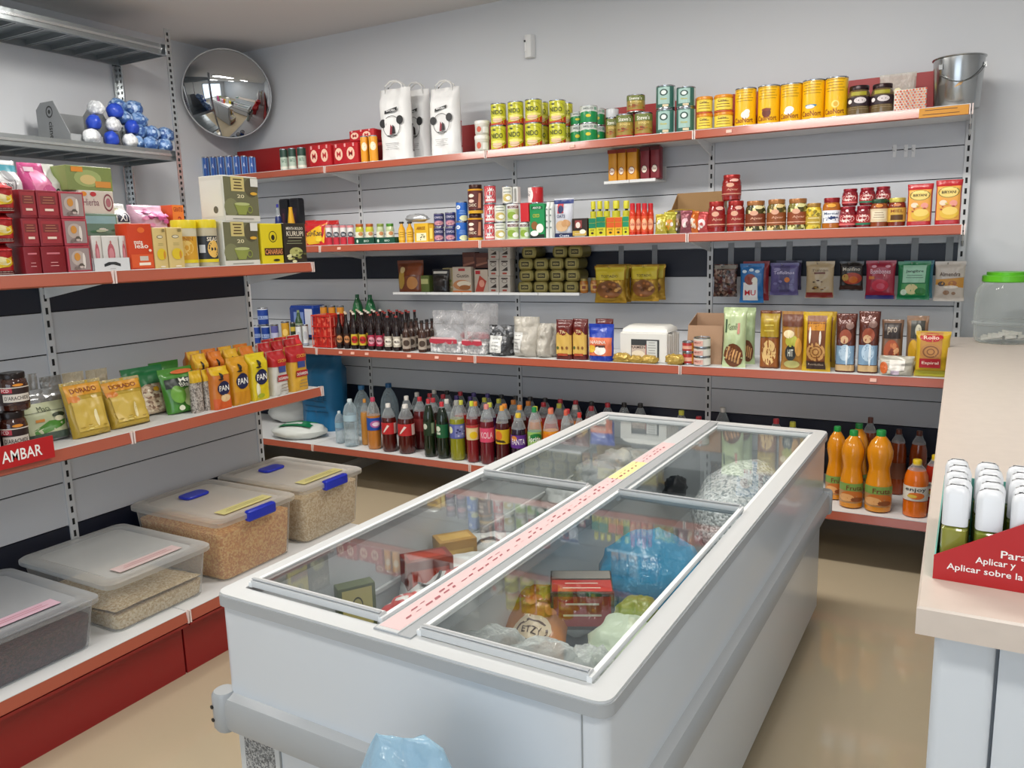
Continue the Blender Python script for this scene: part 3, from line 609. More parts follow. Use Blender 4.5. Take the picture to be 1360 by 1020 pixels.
put(be, 'food_can', 'green and orange soup can, right one of the front pair', 'can', 'T', 842.5, 867, 150.5, group='soup cans')
put(be, 'food_can', 'green and orange soup can standing on top of the front pair', 'can', 'T', 832, 857, 127, z=z + .002, group='soup cans')
def fcf(q): q.rect(-.62, .2, .35, .9, '#9fc0b8').ell(-.12, .68, .32, .14, '#20443c').ell(-.12, .68, .2, .09, '#dfe9e4').txt('House', -.12, .42, .5, .09, '#c9b92a').rect(.72, .08, .98, .92, '#d9dfdb').rect(-.2, .08, .25, .18, '#d8c7a4')
cf = can('#38685c', fcf, mat('#8fb0ac', .3, .4), h=.13)
stack(cf, 'coffee_can', ['teal green coffee can, bottom left of the four', 'teal green coffee can, top left of the four'], 'can', 'T', 871, 897, [146, 114.5], group='teal coffee cans')
stack(cf, 'coffee_can', ['teal green coffee can with white panel, bottom right of the four', 'teal green coffee can with white panel, top right of the four'], 'can', 'T', 898, 924, [144, 116.5], group='teal coffee cans')
yt = tub('#e0b423', '#d98a1c', lambda q: q.rect(-.95, .15, .95, .9, '#ecd24a').lines(0, .35, .7, 1.2, 3, '#6a3a18').txt('Colac', -.1, .78, .7, .14, '#4a2a18').rect(-1, 0, 1, .1, '#c2542a'), lh=.14)
for i, (a, b, t0, t1) in enumerate([(924.5, 947, 152, 129.5), (948, 974, 150, 127)]):
    stack(yt, 'plastic_tub', [f'round yellow tub with orange lid, bottom {["left", "right"][i]} of four', f'round yellow tub with orange lid, top {["left", "right"][i]} of four'], 'tub', 'T', a, b, [t0, t1], group='round yellow tubs')
animals = [('a white horse head', [((-.0, .3), '#efe9e0', .3, .1), ((.12, .38), '#f6f2ea', .2, .06)]), ('a brown animal head', [((-.15, .3), '#6a2f1c', .3, .12), ((-.15, .38), '#7f3a20', .32, .035)]),
           ('a white flower', [((-.1, .32), '#f7f6ee', .32, .09), ((-.18, .26), '#f0efe4', .3, .06)]), ('a blue bird', [((-.15, .36), '#1f7fae', .4, .03), ((-.2, .33), '#e9eef2', .3, .045)]), ('a pale ear of corn', [((-.05, .34), '#f2dc7a', .26, .09), ((-.02, .34), '#d9a92a', .14, .06)])]
for i, (a, b, t) in enumerate([(976, 1004.5, 118), (1006.5, 1036, 114.5), (1036.5, 1065, 112), (1065.5, 1095, 107), (1096, 1125.5, 103.5)]):
    def fco(q):
        q.lines(-.1, .93, .66, 1.35, 5, '#8a6a14', .22)
        for (cu, cv), c, ru, rv in animals[i][1]: q.ell(cu, cv, ru, rv, c, 16, .3)
        q.txt('CaoNort', -.12, .17, 1.35, .13, '#8a3a18', 1, .06 * .2)
    put(can('#f0b90c', fco, mat('#d9b27a', .3), r=.05, h=.19), 'cocoa_tin', f'tall yellow tin printed with {animals[i][0]}', 'tin', 'T', a, b, t, group='tall yellow cocoa tins')
dj = jar('#6e5a3a', '#2a1518', lambda q: q.rect(-1, .32, 1, .62, '#2a1820').ell(.1, .5, .4, .1, '#d9cfd0').ell(-.6, .48, .16, .07, '#efe6e4').rect(-.5, .66, .5, .78, '#a39a28').lines(0, .22, .28, 1.3, 2, '#a8926a'), r=.05, h=.14)
B(dj, 'spread_jar', 'brown spread jar with dark lid, {n} of two beside the tall yellow tins', 'jar', 'T', [(1126, 1155), (1157, 1186)], [115, 112.5], group='brown spread jars')
bx = carton('#d9cfc4', lambda q: [q.ell(-.9 + .2 * i + (.1 if j % 2 else 0), .08 + .12 * j, .07, .045, ['#c0482a', '#d98a5a'][(i + j) % 2], 8) for i in range(10) for j in range(8)], .2, .1, .16)
put(bx, 'patterned_box', 'white box with a red dotted pattern beside the metal bucket', 'box', 'T', 1187, 1230, 118)
put(bag(film('#dcdcd2', .45, .2, 3, .5, 30), lambda q: q.blobs(0, .55, .6, .3, 8, .22, ['#d9cf3a', '#e6e0b0'], 5), .22, .08, .14, 'slump', seed=4), 'snack_bag', 'clear bag with yellow contents lying behind the patterned box', 'bag', 'T', 1166, 1216, 96.5, off=.18)
p = Proto(.2, .2, .21, True); m = MB(); SS = mat('#b4b6b6', .22, 1)
m.lathe([(.085, 0), (.088, .004), (.098, .205), (.103, .207), (.104, .21), (.1, .212), (.095, .208), (.086, .01), (.02, .01)], SS, 36); p.part('pail', m)
m = MB(); m.tube([(.1 * math.sin(a) * 1.0, -.1 * math.cos(a) * 1.02, .17 - .07 * math.sin((a + 1.1) / 2.4 * math.pi)) for a in [-.75 + 2.1 * k / 12 for k in range(13)]], .0022, mat('#8d9090', .3, 1), 6); p.part('bail_handle', m)
for a in (-.75, 1.35): m = MB(); m.box((.098 * math.sin(a) - .007, -.098 * math.cos(a) - .007, .16), (.098 * math.sin(a) + .007, -.098 * math.cos(a) + .007, .18), SS); p.part('handle_lug', m)
q = Pr(cylmap(.096, .21), 8); q.poly([(-.1, .38), (.1, .42), (.18, .5), (.02, .46)], '#c9a06a'); p.part('sticker', q.b)
put(p, 'metal_bucket', 'shiny metal bucket with wire handle at the end of the top shelf', 'bucket', 'T', 1240, 1304, 78, off=.03)
# tall sauce bottles on the small hanging shelf
def fsq(c): return lambda q: q.ell(-.05, .32, .6, .12, '#efe2d2').ring(-.05, .32, .62, .125, c, .85).txt('Doux', -.05, .33, .8, .09, c).rect(-1, .88, 1, 1, c)
ys = carton('#d8941a', fsq('#8a2a18'), .06, .06, .24, r=.012); ds = carton('#7a1020', fsq('#4a0810'), .06, .06, .24, r=.012)
B(ys, 'drink_carton', 'tall mustard yellow bottle pack, {n} from the left on the small hanging shelf', 'bottle', 'Y', [(807, 819), (819.5, 831), (832, 846)], [199, 198, 197], off=.012, group='mustard bottle packs', dep=.07)
B(ds, 'drink_carton', 'tall dark red bottle pack, {n} from the left on the small hanging shelf', 'bottle', 'Y', [(849.5, 862.5), (863, 876)], [195, 193.5], off=.012, group='dark red bottle packs', dep=.07)

# ================================================================== back wall, second shelf
put(bottle('small', '#20306e', '#2b2f9a', r=.03, h=.2), 'spray_bottle', 'blue-capped slim bottle behind the yellow tea box', 'bottle', 'S', 365.5, 375, 271, off=.12)
blk = carton('#14161c', lambda q: q.rect(-.6, .2, .6, .8, '#2a1c2a').rect(-.2, .3, .2, .7, '#5a2a3a'), .07, .05, .2, r=.01)
B(blk, 'black_carton', 'narrow black carton, {n} of two behind the yellow cone pack', 'carton', 'S', [(371.5, 383), (385, 398)], [264, 263], off=.22, group='black cartons')
p = Proto(.08, .08, .16, True); m = MB(); m.lathe([(.04, 0), (.04, .01), (.012, .15), (.012, .16)], mat('#e2ac1e', .35), 18); p.part('cone', m); q = Pr(lambda u, v, l: ((.04 - .026 * v + l) * math.sin(u), -(.04 - .026 * v + l) * math.cos(u), v * .16), 6); q.txt('ROYAL', 0, .2, 1.2, .1, '#8a4a10'); p.part('print', q.b)
put(p, 'cone_pack', 'yellow cone-shaped pack in front of two black cartons', 'pack', 'S', 379, 396, 275, off=.1)
rb = bag('#c4262a', lambda q: q.poly([(-.9, .05), (.85, .12), (.95, .9), (.2, .75), (-.9, .45)], '#eebc28').txt('ColaCao', 0, .52, 1.5, .22, '#2a2440', 1, .1).ell(.45, .28, .3, .12, '#e6c83a'), .13, .07, .15, 'brick', 6, seed=3)
put(rb, 'cocoa_pack', 'red and yellow cocoa powder pack at the end of the second shelf', 'pack', 'S', 401, 432, 294)
for i in range(3): put(bag('#c22a2a', None, .1, .06, .16, 'brick', 6, seed=5 + i), 'cocoa_pack', f'red cocoa pack standing behind, {ORD[i]} from the left above the yellow one', 'pack', 'S', 402 + i * 15, 417 + i * 15, 292.5, off=.16, group='rear red cocoa packs')
rw = can('#e6e2e0', lambda q: q.rect(-1, .04, 1, .4, '#c4283a').ell(0, .52, .7, .14, '#3a3d48').txt('500', 0, .52, .7, .12, '#dfe3ea').rect(-1, .86, 1, .97, '#d98a90'), mat('#c0384a', .3))
for i, c in enumerate(['#c22438', '#c22438', '#2a2c34', '#2a2c34']):
    put(rw, 'small_can', f'small white can with red base, {ORD[i]} from the left beside the cocoa pack', 'can', 'S', 432.5 + i * 9.6, 441.8 + i * 9.6, 298.5, group='small red and white cans')
def tray(lbl, x0, x1, yt, c, z0=0):
    p = Proto(.25, .1, .05); m = MB(); m.box((-.125, -.05, 0), (.125, .05, .003), c); m.box((-.125, -.05, 0), (.125, -.047, .05), c); m.box((-.125, .047, 0), (.125, .05, .05), c); m.box((-.125, -.05, 0), (-.122, .05, .05), c); m.box((.122, -.05, 0), (.125, .05, .05), c); p.part('tray', m)
    q = Pr(lambda u, v, l: (u * .125, -.05 - l, v * .05), 1); q.ell(-.7, .5, .1, .25, '#cfe0d4').txt('BIO', .2, .5, .5, .3, '#cfe0d4'); p.part('tray_print', q.b)
    return put(p, 'display_tray', lbl, 'tray', 'S', x0, x1, yt, dep=.09, off=.005)
tray('low dark green card tray holding two yellow-green jars', 470.5, 497.5, 315.5, '#0e4a36'); tray('low dark green card tray holding two pale green jars', 498, 525, 315.2, '#0e4a36')
for i, (a, b) in enumerate([(472, 484), (485.5, 497), (500, 511), (512.5, 524)]):
    c = '#c6c43a' if i < 2 else '#b9c59a'
    put(jar(c, ['#b5632a', '#b5632a', '#8a9a4a', '#4e8a2a'][i], lambda q: q.rect(-1, .3, 1, .6, '#e6e4cc').ell(.2, .5, .4, .1, '#c98a5a'), r=.035, h=.12), 'baby_food_jar', ['yellow-green jar with rust lid, left of two in the tray', 'yellow-green jar with rust lid, right of two in the tray', 'pale green jar with olive lid in the second tray', 'pale green jar with bright green lid in the second tray'][i], 'jar', 'S', a, b, 297.5 - .2 * i, off=.018, z=1.6026, group='jars in green trays')
yb_ = bottle('small', '#dba01c', '#20180e', (.15, .6, '#e8b93a'), lambda q: q.lines(0, .3, .5, 1, 3, '#8a5a10'), r=.03, h=.15, fill=.94, capr=.7)
B(yb_, 'sauce_bottle', 'small yellow bottle with black cap, {n} of two beside the green trays', 'bottle', 'S', [(529, 538.5), (539.5, 549.5)], 294.5, group='small yellow bottles')
put(carton('#dcae26', lambda q: q.rect(-.7, .1, .7, .5, '#efe6c0').blobs(0, .3, .5, .15, 8, .1, ['#4a4a3a', '#7a7a3a'], 3).txt('ARROZ', 0, .75, 1.2, .16, '#8a4a12'), .12, .1, .15), 'yellow_box', 'square yellow box with white panel beside the small yellow bottles', 'box', 'S', 550, 569, 296.5)
put(carton('#c99a22', lambda q: q.rect(-.6, .2, .6, .8, '#e6cf6a'), .03, .1, .14), 'yellow_box', 'thin yellow box squeezed beside the square yellow box', 'box', 'S', 569.5, 575.5, 298)
put(crumple(mat('#cfd2d4', .18, .6, .5, 40), .16, .1, .06, 3), 'foil_bag', 'crumpled silver foil bag lying above the small yellow bottles', 'bag', 'S', 533, 563, 283.5, z=1.727, off=.03, h=.05, dep=.09)
pu = can('#5a4a78', lambda q: q.rect(-.9, .5, .9, .9, '#2a2f5e').txt('OVOS', 0, .7, 1.2, .16, '#e2dcea').ell(0, .3, .7, .16, '#c88a94').blobs(0, .28, .6, .1, 6, .16, ['#7a3a4a', '#e2c6b8'], 2))
for i, (a, b, t0, t1) in enumerate([(576, 590.5, 302, 283.5), (591, 606, 302, 282)]):
    stack(pu, 'food_can', [f'purple can, bottom {["left", "right"][i]} of four', f'purple can, top {["left", "right"][i]} of four'], 'can', 'S', a, b, [t0, t1], group='purple cans')
bc = can('#1d5fb8', lambda q: q.ell(-.45, .72, .3, .1, '#eef2f6').ell(.3, .18, .6, .14, '#d9dcae').txt('NAN', -.45, .72, .35, .08, '#2a5a9a').lines(.1, .4, .55, .9, 3, '#9fc0ea'), h=.16)
stack(bc, 'milk_tin', ['bright blue milk tin under another blue tin', 'bright blue milk tin on top of another blue tin'], 'tin', 'S', 605.5, 622, [294.5, 268], group='blue milk tins')
ch = jar('#4a1e14', '#3a1a10', lambda q: q.rect(-1, .15, 1, .78, '#5a221a').rect(-1, .02, 1, .12, '#d0a01e').rect(-1, .79, 1, .85, '#d0951e').poly([(.25, .2), (.55, .2), (.6, .7), (.35, .7)], '#c98a6a').ell(-.4, .62, .3, .06, '#efe2d0').ell(-.4, .44, .3, .06, '#e2c9b8').txt('CHOC', -.3, .3, .8, .1, '#f0e2c8'), r=.045, h=.17)
stack(ch, 'cocoa_jar', ['brown chocolate jar with yellow base under another brown jar', 'brown chocolate jar with dark lid on top of another brown jar'], 'jar', 'S', 621.5, 642, [284.5, 245.5], group='brown chocolate jars')
def fbr(q): q.rect(-1, .05, 1, .95, '#c7424a').ell(0, .55, .75, .33, '#efe9e6').txt('Goya', 0, .66, .9, .14, '#a8242e').txt('leche', 0, .45, .7, .1, '#4a5a7a').rect(-.6, .12, .6, .24, '#f0d9d6')
rc = can('#efe6e2', fbr); 
stack(rc, 'food_can', ['red and white oval-label can, bottom of the stack of three', 'red and white oval-label can, middle of the stack of three', 'red and white oval-label can, top of the stack of three'], 'can', 'S', 643, 659, [296.5, 270.5, 246.5], group='red and white cans')
def fco2(q): q.rect(-1, .55, 1, .95, '#dfe0d6').ell(.0, .34, .7, .22, '#c9b66a').ell(.2, .32, .35, .12, '#eef0e6').lines(0, .66, .84, 1.2, 2, '#5a6a5a')
wc = can('#e2e0d2', fco2)
stack(wc, 'food_can', ['white can with golden picture, bottom, beside the red and white stack', 'white can with golden picture, upper, beside the red and white stack'], 'can', 'S', 656.5, 672.5, [295.5, 272], group='white and gold cans')
def fgc(q): q.rect(-1, .7, 1, .96, '#efefec').rect(-.8, .74, .8, .88, '#5a1820').txt('TROPI', 0, .81, 1.2, .09, '#efe6e2').ell(-.2, .36, .6, .2, '#8aa83a').ell(.35, .28, .4, .14, '#eef0e8').rect(-1, .04, 1, .1, '#c9d3b4')
gc = can('#b9cc92', fgc)
z = stack(gc, 'food_can', ['coconut milk can with maroon band, bottom, left of the green carton', 'coconut milk can with maroon band, on top, left of the green carton'], 'can', 'S', 673.5, 690, [295, 270.5], group='coconut milk cans')
put(wc, 'food_can', 'white can with golden picture standing high beside the shelf post', 'can', 'S', 667, 681, 247.5, z=z + .001, off=.03, group='white and gold cans')
put(carton('#d9d9d4', lambda q: q.rect(-.5, .1, .5, .9, '#8a8a86'), .03, .04, .12), 'narrow_box', 'narrow grey-white box standing beside the high white can', 'box', 'S', 681.5, 687.5, 248, z=z + .001, off=.05)
z2 = put(gc, 'food_can', 'coconut milk can with maroon band directly beside the green carton', 'can', 'S', 690.5, 704, 295, group='coconut milk cans')
put(carton('#c4202a', None, .05, .04, .12), 'red_box', 'plain red box above a coconut milk can', 'box', 'S', 691, 702, 269.5, z=z2 + .001)
rp = can('#c21f28', lambda q: q.rect(-1.1, .05, -.35, .95, '#ece6e4').ell(-.55, .5, .35, .4, '#ece6e4').txt('BONA', -.75, .6, .5, .3, '#2a2a2e', 1, 1.3))
put(rp, 'food_can', 'red and white can alone on top of the green coconut carton', 'can', 'S', 701, 722, 248, z=1.8, off=.05)
put(carton('#128a4c', lambda q: q.rect(-1, 0, 1, .13, '#14241c').rect(-.8, .84, .8, .93, '#0a5a30').txt('AROY-D', 0, .885, 1.1, .06, '#e8f2e8').txt('COCO', -.1, .66, .9, .1, '#d9c93a').ell(-.35, .38, .45, .12, '#8a5a2c').ell(.4, .3, .5, .13, '#f2efe4').ell(-.35, .16, .55, .08, '#f6f4ea'), .09, .07, .19), 'coconut_carton', 'green coconut milk carton with coconut picture', 'carton', 'S', 703.5, 723, 270.5)
for i in range(2): put(bag('#d9dcd8', lambda q: q.lines(0, .3, .8, 1, 4, '#7a8a86'), .03, .07, .19, 'brick', 6, seed=20 + i), 'white_packet', ['thin white packet right beside the green coconut carton', 'thin white packet right beside the oats bag'][i], 'packet', 'S', 724 + i * 5, 728.6 + i * 5, 268, group='thin white packets')
put(bag('#c9ccd6', lambda q: q.rect(-1, 0, 1, .12, '#22305e').rect(-1, .86, 1, .96, '#2a3a74').rect(-.55, .62, .1, .86, '#b8323a').ell(-.2, .72, .3, .1, '#2a3560').txt('OATS', -.15, .55, .9, .08, '#22305e').ell(-.1, .3, .7, .14, '#d9b58a').ell(.35, .36, .45, .1, '#c99a6a').txt('Oats', 0, .06, 1, .06, '#e2e6ee'), .17, .08, .25, 'pillow', seed=8, crink=.005), 'oats_bag', 'silver oats bag with navy bands on the second shelf', 'bag', 'S', 733.5, 760, 263)
put(carton('#2a1a14', lambda q: q.rect(-.6, .5, .3, .9, '#8a3a3a').ell(-.2, .65, .3, .16, '#e2d6cc').rect(-.9, .1, .9, .35, '#c2a24a').ell(.4, .3, .4, .12, '#efe6d8').lines(0, .08, .2, 1.4, 2, '#d9d2c4'), .12, .1, .14), 'brown_box', 'dark brown square box beside the silver oats bag', 'box', 'S', 759.5, 780, 290)
def drop(c1, c2): return lambda q: q.rect(-1, .46, 1, .72, c1).rect(-1, .08, 1, .45, c2).txt('ANIS', 0, .36, 1.1, .1, '#3a3a1a').ell(0, .2, .4, .06, '#3a2a14')
for i, (a, b, c1, c2) in enumerate([(782, 791.5, '#0f7a58', '#c9c22a'), (792, 804, '#0f7a58', '#c9c22a'), (805.5, 816, '#d0581e', '#e0ac1e'), (816.5, 826, '#d0581e', '#e0ac1e'), (827, 835, '#1f8a62', '#c9c82a')]):
    put(carton('#cfc63a', lambda q: (drop(c1, c2)(q), q.rect(-1, .74, 1, .98, c1)), .06, .05, .12), 'seasoning_box', f'small {["green and yellow", "green and yellow", "orange", "orange", "slim green and yellow"][i]} seasoning box, {ORD[i]} from the left', 'box', 'S', a, b, [289.5, 287.5, 288.5, 288, 287][i], group='small seasoning boxes')
    put(bottle('beer', '#242a12', '#cfc92e', (.5, .72, '#c9c432'), r=.03, h=.2, fill=.96, capr=.8, caph=.22), 'sauce_bottle', f'dark bottle with tall yellow cap behind, {ORD[i]} from the left', 'bottle', 'S', [784, 792.5, 801.5, 813, 827][i], [792, 801, 810.5, 824, 837][i], [267.5, 267, 267, 266.5, 266.5][i], off=.11, group='yellow-capped bottles')
for i in range(4):
    put(bottle('soda', '#cf3a22', '#c41f2a', (.12, .6, '#d9542c'), lambda q: q.ell(0, .35, .6, .18, '#efb48a').txt('Salsa', 0, .36, .9, .1, '#b3202a'), r=.035, h=.2, fill=.94, capr=.75, caph=.2), 'sauce_bottle', f'red chilli sauce bottle with wide red cap, {ORD[i]} from the left', 'bottle', 'S', 835.5 + i * 8, 844.5 + i * 8, 270, off=.02 + .03 * (i % 2), group='red chilli sauce bottles')
# cardboard tray with snack bags
p = Proto(.36, .2, .22); KR = mat('#9c7a50', .75, var=.06, vs=14); m = MB()
m.box((-.18, -.1, 0), (.18, .1, .004), KR); m.box((-.18, .096, 0), (.18, .1, .22), KR); m.box((-.18, -.1, 0), (.18, -.096, .06), KR)
for s in (-1, 1): m.loft([[(s * .18 + e, y, z) for y, z in ((-.1, 0), (.1, 0), (.1, .22), (-.1, .06))] for e in (-.002, .002)], KR)
p.part('carton', m); put(p, 'cardboard_tray', 'open cardboard tray with snack bags on the second shelf', 'tray', 'S', 884, 952, 253, off=.13, dep=.2)
sn = [('#b8a83a', '#d9cf8a', 'olive yellow'), ('#a8a03a', '#c98a2a', 'olive green'), ('#5a463a', '#8a6a4a', 'dark brown'), ('#8a4a54', '#e2b8c0', 'mauve and pink'), ('#c96a2a', '#e8d2b8', 'orange'), ('#b84a4a', '#efd6d6', 'rose and white')]
for i, (c, c2, nm) in enumerate(sn):
    put(bag(mat(c, .22, .25, .5, 40), lambda q: q.ell(0, .45, .6, .2, c2).blobs(0, .4, .6, .25, 6, .2, [c2, '#e6e2da', c], i), .1, .05, .14, 'pillow', seed=30 + i, crink=.006), 'snack_bag', f'small {nm} snack bag in front of the cardboard tray', 'bag', 'S', [868, 879, 893, 901, 913, 922][i], [884, 897, 904, 917, 926, 940][i], [284, 281, 279, 279, 280, 281][i], off=.01 + .012 * (i % 3), tilt=.1, group='small snack bags', dep=.045)
put(crumple(mat('#b8982a', .22, .3, .5, 40), .16, .08, .05, 7), 'snack_bag', 'gold snack bag lying on top of the other snack bags', 'bag', 'S', 881, 920, 266, off=.09, z=1.69, h=.04, dep=.08)
# jars
def jp(c, lc, ch='#d9a58a'): return lambda q: [q.rect(-1, .18, 1, .58, c), q.ell(-.1, .6, .3, .08, ch), q.txt('Ajvar', .1, .42, .9, .1, ch), q.rect(-1, .25, 1, .28, ch), q.ell(.25, .78, .3, .06, lc)]
rj = jar('#8a1a18', '#9c2420', jp('#8e231e', '#e8b0a0'), r=.045, h=.14); 
put(rj, 'red_jar', 'dark red sauce jar, left one of the two on the shelf', 'jar', 'S', 940, 964, 268, group='dark red sauce jars')
z = put(rj, 'red_jar', 'dark red sauce jar, right one of the two on the shelf', 'jar', 'S', 965.5, 989, 267, group='dark red sauce jars')
put(rj, 'red_jar', 'dark red sauce jar standing on top of the other two', 'jar', 'S', 959, 984.5, 232.5, z=z + .002, off=.03, group='dark red sauce jars')
pk = [('#3a3a1c', '#7a3a20', '#e6d8a0', 'dark olive'), ('#6a5a2a', '#8a4a22', '#e2c98a', 'olive brown'), ('#7a7438', '#8a4424', '#dcd89a', 'pale olive')]
for i, (c, l, hh, nm) in enumerate(pk): put(jar(speck([c, c, '#4a4420', hh], 70, .2), '#a06a3a', jp(l, hh), r=.048, h=.15), 'pickle_jar', f'{nm} pickle jar with copper lid', 'jar', 'S', [990, 1018.5, 1046][i], [1017, 1044, 1072.5][i], [267, 265, 264][i], group='pickle jars')
put(jar(speck(['#c9a82a', '#8a7a2a', '#dcc64a'], 70, .2), '#a07a3a', lambda q: q.rect(-1, .2, 1, .5, '#b89a3a').lines(0, .28, .44, 1.2, 2, '#efe6b0'), r=.04, h=.13), 'pickle_jar', 'small yellow pickle jar beside the blue-label jar', 'jar', 'S', 1070.5, 1091, 270)
put(jar('#b0651e', '#8a1c22', lambda q: q.rect(-1, .2, 1, .6, '#e8ecf2').poly([(-1, .2), (0, .3), (1, .22), (1, .36), (0, .42), (-1, .34)], '#2a3a6a').txt('Mermel', 0, .5, 1.2, .08, '#3a4a6a').ell(0, .75, .35, .06, '#e8a83a'), r=.045, h=.15), 'jam_jar', 'amber jam jar with blue and white label and red lid', 'jar', 'S', 1092.5, 1116, 263)
def jam(c2): return jar('#7e1622', '#8a1626', lambda q: q.rect(-1, .15, 1, .62, '#a82a30').ell(-.1, .45, .7, .17, '#f0d8d0').txt('FRESA', -.1, .47, .9, .09, '#9c1c2a').rect(-1, .15, 1, .24, c2), r=.042, h=.13)
ja, jb = jam('#d86a6a'), jam('#2a7a5a')
z = put(ja, 'jam_jar', 'red jam jar with cream label, bottom row left', 'jar', 'S', 1115, 1137, 274.5, group='red jam jars'); put(ja, 'jam_jar', 'red jam jar with cream label, upper row left', 'jar', 'S', 1119, 1139, 251, z=z + .002, off=.035, group='red jam jars')
z = put(jb, 'jam_jar', 'red jam jar with green band, bottom row', 'jar', 'S', 1137, 1156.5, 273.5, group='red jam jars')
put(jb, 'jam_jar', 'red jam jar with green band, upper row left of the other', 'jar', 'S', 1142, 1161.5, 249.5, z=z + .002, off=.035, group='red jam jars')
put(jar('#8a4020', '#2a4a34', lambda q: q.rect(-1, .2, 1, .66, '#dccaa8').rect(-.6, .3, .6, .58, '#e8dcc0').lines(0, .36, .52, .9, 3, '#8a6a4a').ell(0, .76, .3, .06, '#d98a3a'), r=.045, h=.15), 'honey_jar', 'brown jar with cream square label and dark green lid', 'jar', 'S', 1156, 1179, 264.5)
put(jb, 'jam_jar', 'red jam jar with green band, upper row rightmost', 'jar', 'S', 1163, 1182.5, 248, z=z + .002, off=.06, group='red jam jars')
put(jar('#7a2a18', '#c9bc5a', lambda q: q.rect(-1, .18, 1, .66, '#d0a848').rect(-.5, .24, .5, .42, '#5a3a1a').txt('MIEL', 0, .55, 1, .1, '#8a4a1a').ell(0, .76, .3, .05, '#d98a5a'), r=.045, h=.14), 'honey_jar', 'brown jar with gold label and yellow lid', 'jar', 'S', 1179.5, 1203, 263)
pa = bag('#b8262c', lambda q: q.rect(-.9, .12, .9, .86, '#e8a64a').ell(0, .73, .82, .12, '#efd47a').ring(0, .73, .82, .12, '#4a6a2a', .93).txt('BIRYANI', 0, .73, 1.1, .06, '#3a2a14').ell(-.4, .5, .3, .06, '#f0dcc0').ell(.4, .48, .3, .07, '#e89a8a').ell(.1, .27, .75, .13, '#e2b83a').ell(.15, .32, .6, .09, '#efcf6a').blobs(0, .4, .7, .1, 6, .12, ['#a8402a', '#d9c24a'], 9), .13, .06, .19, 'brick', 7, crink=.001)
put(pa, 'rice_pack', 'red pack with a yellow rice dish picture, left of two', 'pack', 'S', 1203.5, 1239, 244, off=.012, group='red rice packs'); put(pa, 'rice_pack', 'red pack with a yellow rice dish picture, right of two at the shelf end', 'pack', 'S', 1241, 1278, 238.5, off=.012, group='red rice packs')
# ================================================================== back wall, hanging trays
put(bag('#7a3a1a', lambda q: q.ell(-.55, .4, .3, .3, '#b8923a').ell(.35, .3, .4, .2, '#c98a4a').ell(-.5, .7, .2, .1, '#d9c08a').rect(-.1, .55, .9, .9, '#8a4420'), .16, .07, .18, 'stand', seed=40), 'snack_bag', 'brown snack bag with round pictures, leftmost on the white hanging trays', 'bag', 'H', 523, 558, 346, off=.02)
put(carton('#6a7a3a', lambda q: q.rect(-.8, .5, .8, .8, '#c9cc8a'), .06, .05, .1), 'small_box', 'small green box between the brown and the black bag', 'box', 'H', 558, 570, 366, off=.05)
put(bag('#1c1614', lambda q: q.ell(0, .45, .5, .18, '#2e2420').rect(-.8, .82, .8, .92, '#d9d6cf'), .14, .06, .14, 'stand', seed=41), 'coffee_bag', 'small black bag with white top on the hanging trays', 'bag', 'H', 571, 594, 358, off=.02)
put(carton('#b8a878', lambda q: q.rect(-.9, .5, .5, .95, '#c9b8a0').blobs(0, .3, .8, .2, 9, .2, ['#c98a4a', '#7a8a3a', '#e2d2b0'], 2), .08, .05, .16), 'flour_box', 'beige box half hidden behind the starch box', 'box', 'H', 588, 604, 356, off=.07)
put(carton('#cdbfae', lambda q: q.rect(-.35, .84, .35, .94, '#b03a3a').txt('Gustin', .1, .66, 1.3, .14, '#4a3a34').ell(0, .3, .95, .2, '#c98a5a', 16, .1).ell(.2, .34, .75, .12, '#e8dcc6', 16, .12).ell(.3, .2, .6, .1, '#a86a3a', 16, .1).rect(-1, 0, 1, .08, '#d97a3a'), .13, .05, .17), 'starch_box', 'cream starch box with a picture of bread on the hanging trays', 'box', 'H', 601, 626, 354.5, off=.02)
put(carton('#c9b9a8', lambda q: q.poly([(-.9, .05), (.3, .05), (.8, .5), (-.2, .75)], '#c24a3a').rect(-.8, .8, -.1, .95, '#b8262e').ell(.1, .4, .4, .16, '#e8a08a'), .09, .05, .15), 'baking_box', 'cream box with red picture beside the white chequered boxes', 'box', 'H', 630, 648, 358, off=.02)
for i in range(2): put(carton('#5a3028', lambda q: q.rect(-.8, .3, .8, .7, '#7a4a3a').poly([(-.9, .1), (.9, .3), (.9, .42), (-.9, .25)], '#a8705a'), .1, .06, .11), 'chocolate_box', ['brown box above the starch box on the hanging trays', 'brown box above the cream box with red picture'][i], 'box', 'H', 614 + i * 17, 631 + i * 17, 335 + i, z=1.43, off=.05, group='brown boxes above the trays')
wb = carton('#cbc3b8', lambda q: q.rect(-.6, .82, .6, .9, '#4a3a34').ring(0, .7, .5, .12, '#5a4640', .8).poly([(-.6, .3), (.5, .55), (.6, .3)], '#3a302c').rect(-.4, .1, .4, .2, '#b04a3a'), .06, .05, .1)
for i in range(2):
    for j in range(3): put(wb, 'matchbox_pack', f'white box with black drawing, {["left", "right"][i]} column, {["bottom", "middle", "top"][j]} row', 'box', 'H', 648 + i * 15, 662.5 + i * 15, [367, 347, 331][j], z=1.275 + [0, .105, .21][j], off=.02, h=.104 if j < 2 else .09, group='white boxes with black drawings')
p = Proto(.11, .07, .055); m = MB(); R = []
for q_, y in ((.9, -.035), (1, -.032), (1, .03), (.9, .035)): R.append([((.055 * q_) * x, y, .0275 + .0275 * q_ * z) for x, z in [(.6 + .4 * math.cos(a), math.sin(a)) for a in [-1.57 + 3.14 * k / 6 for k in range(7)]] + [(-.6 + .4 * math.cos(a), math.sin(a)) for a in [1.57 + 3.14 * k / 6 for k in range(7)]]])
m.loft(R[::-1], mat('#8a7f45', .3, .4)); p.part('tin_body', m)
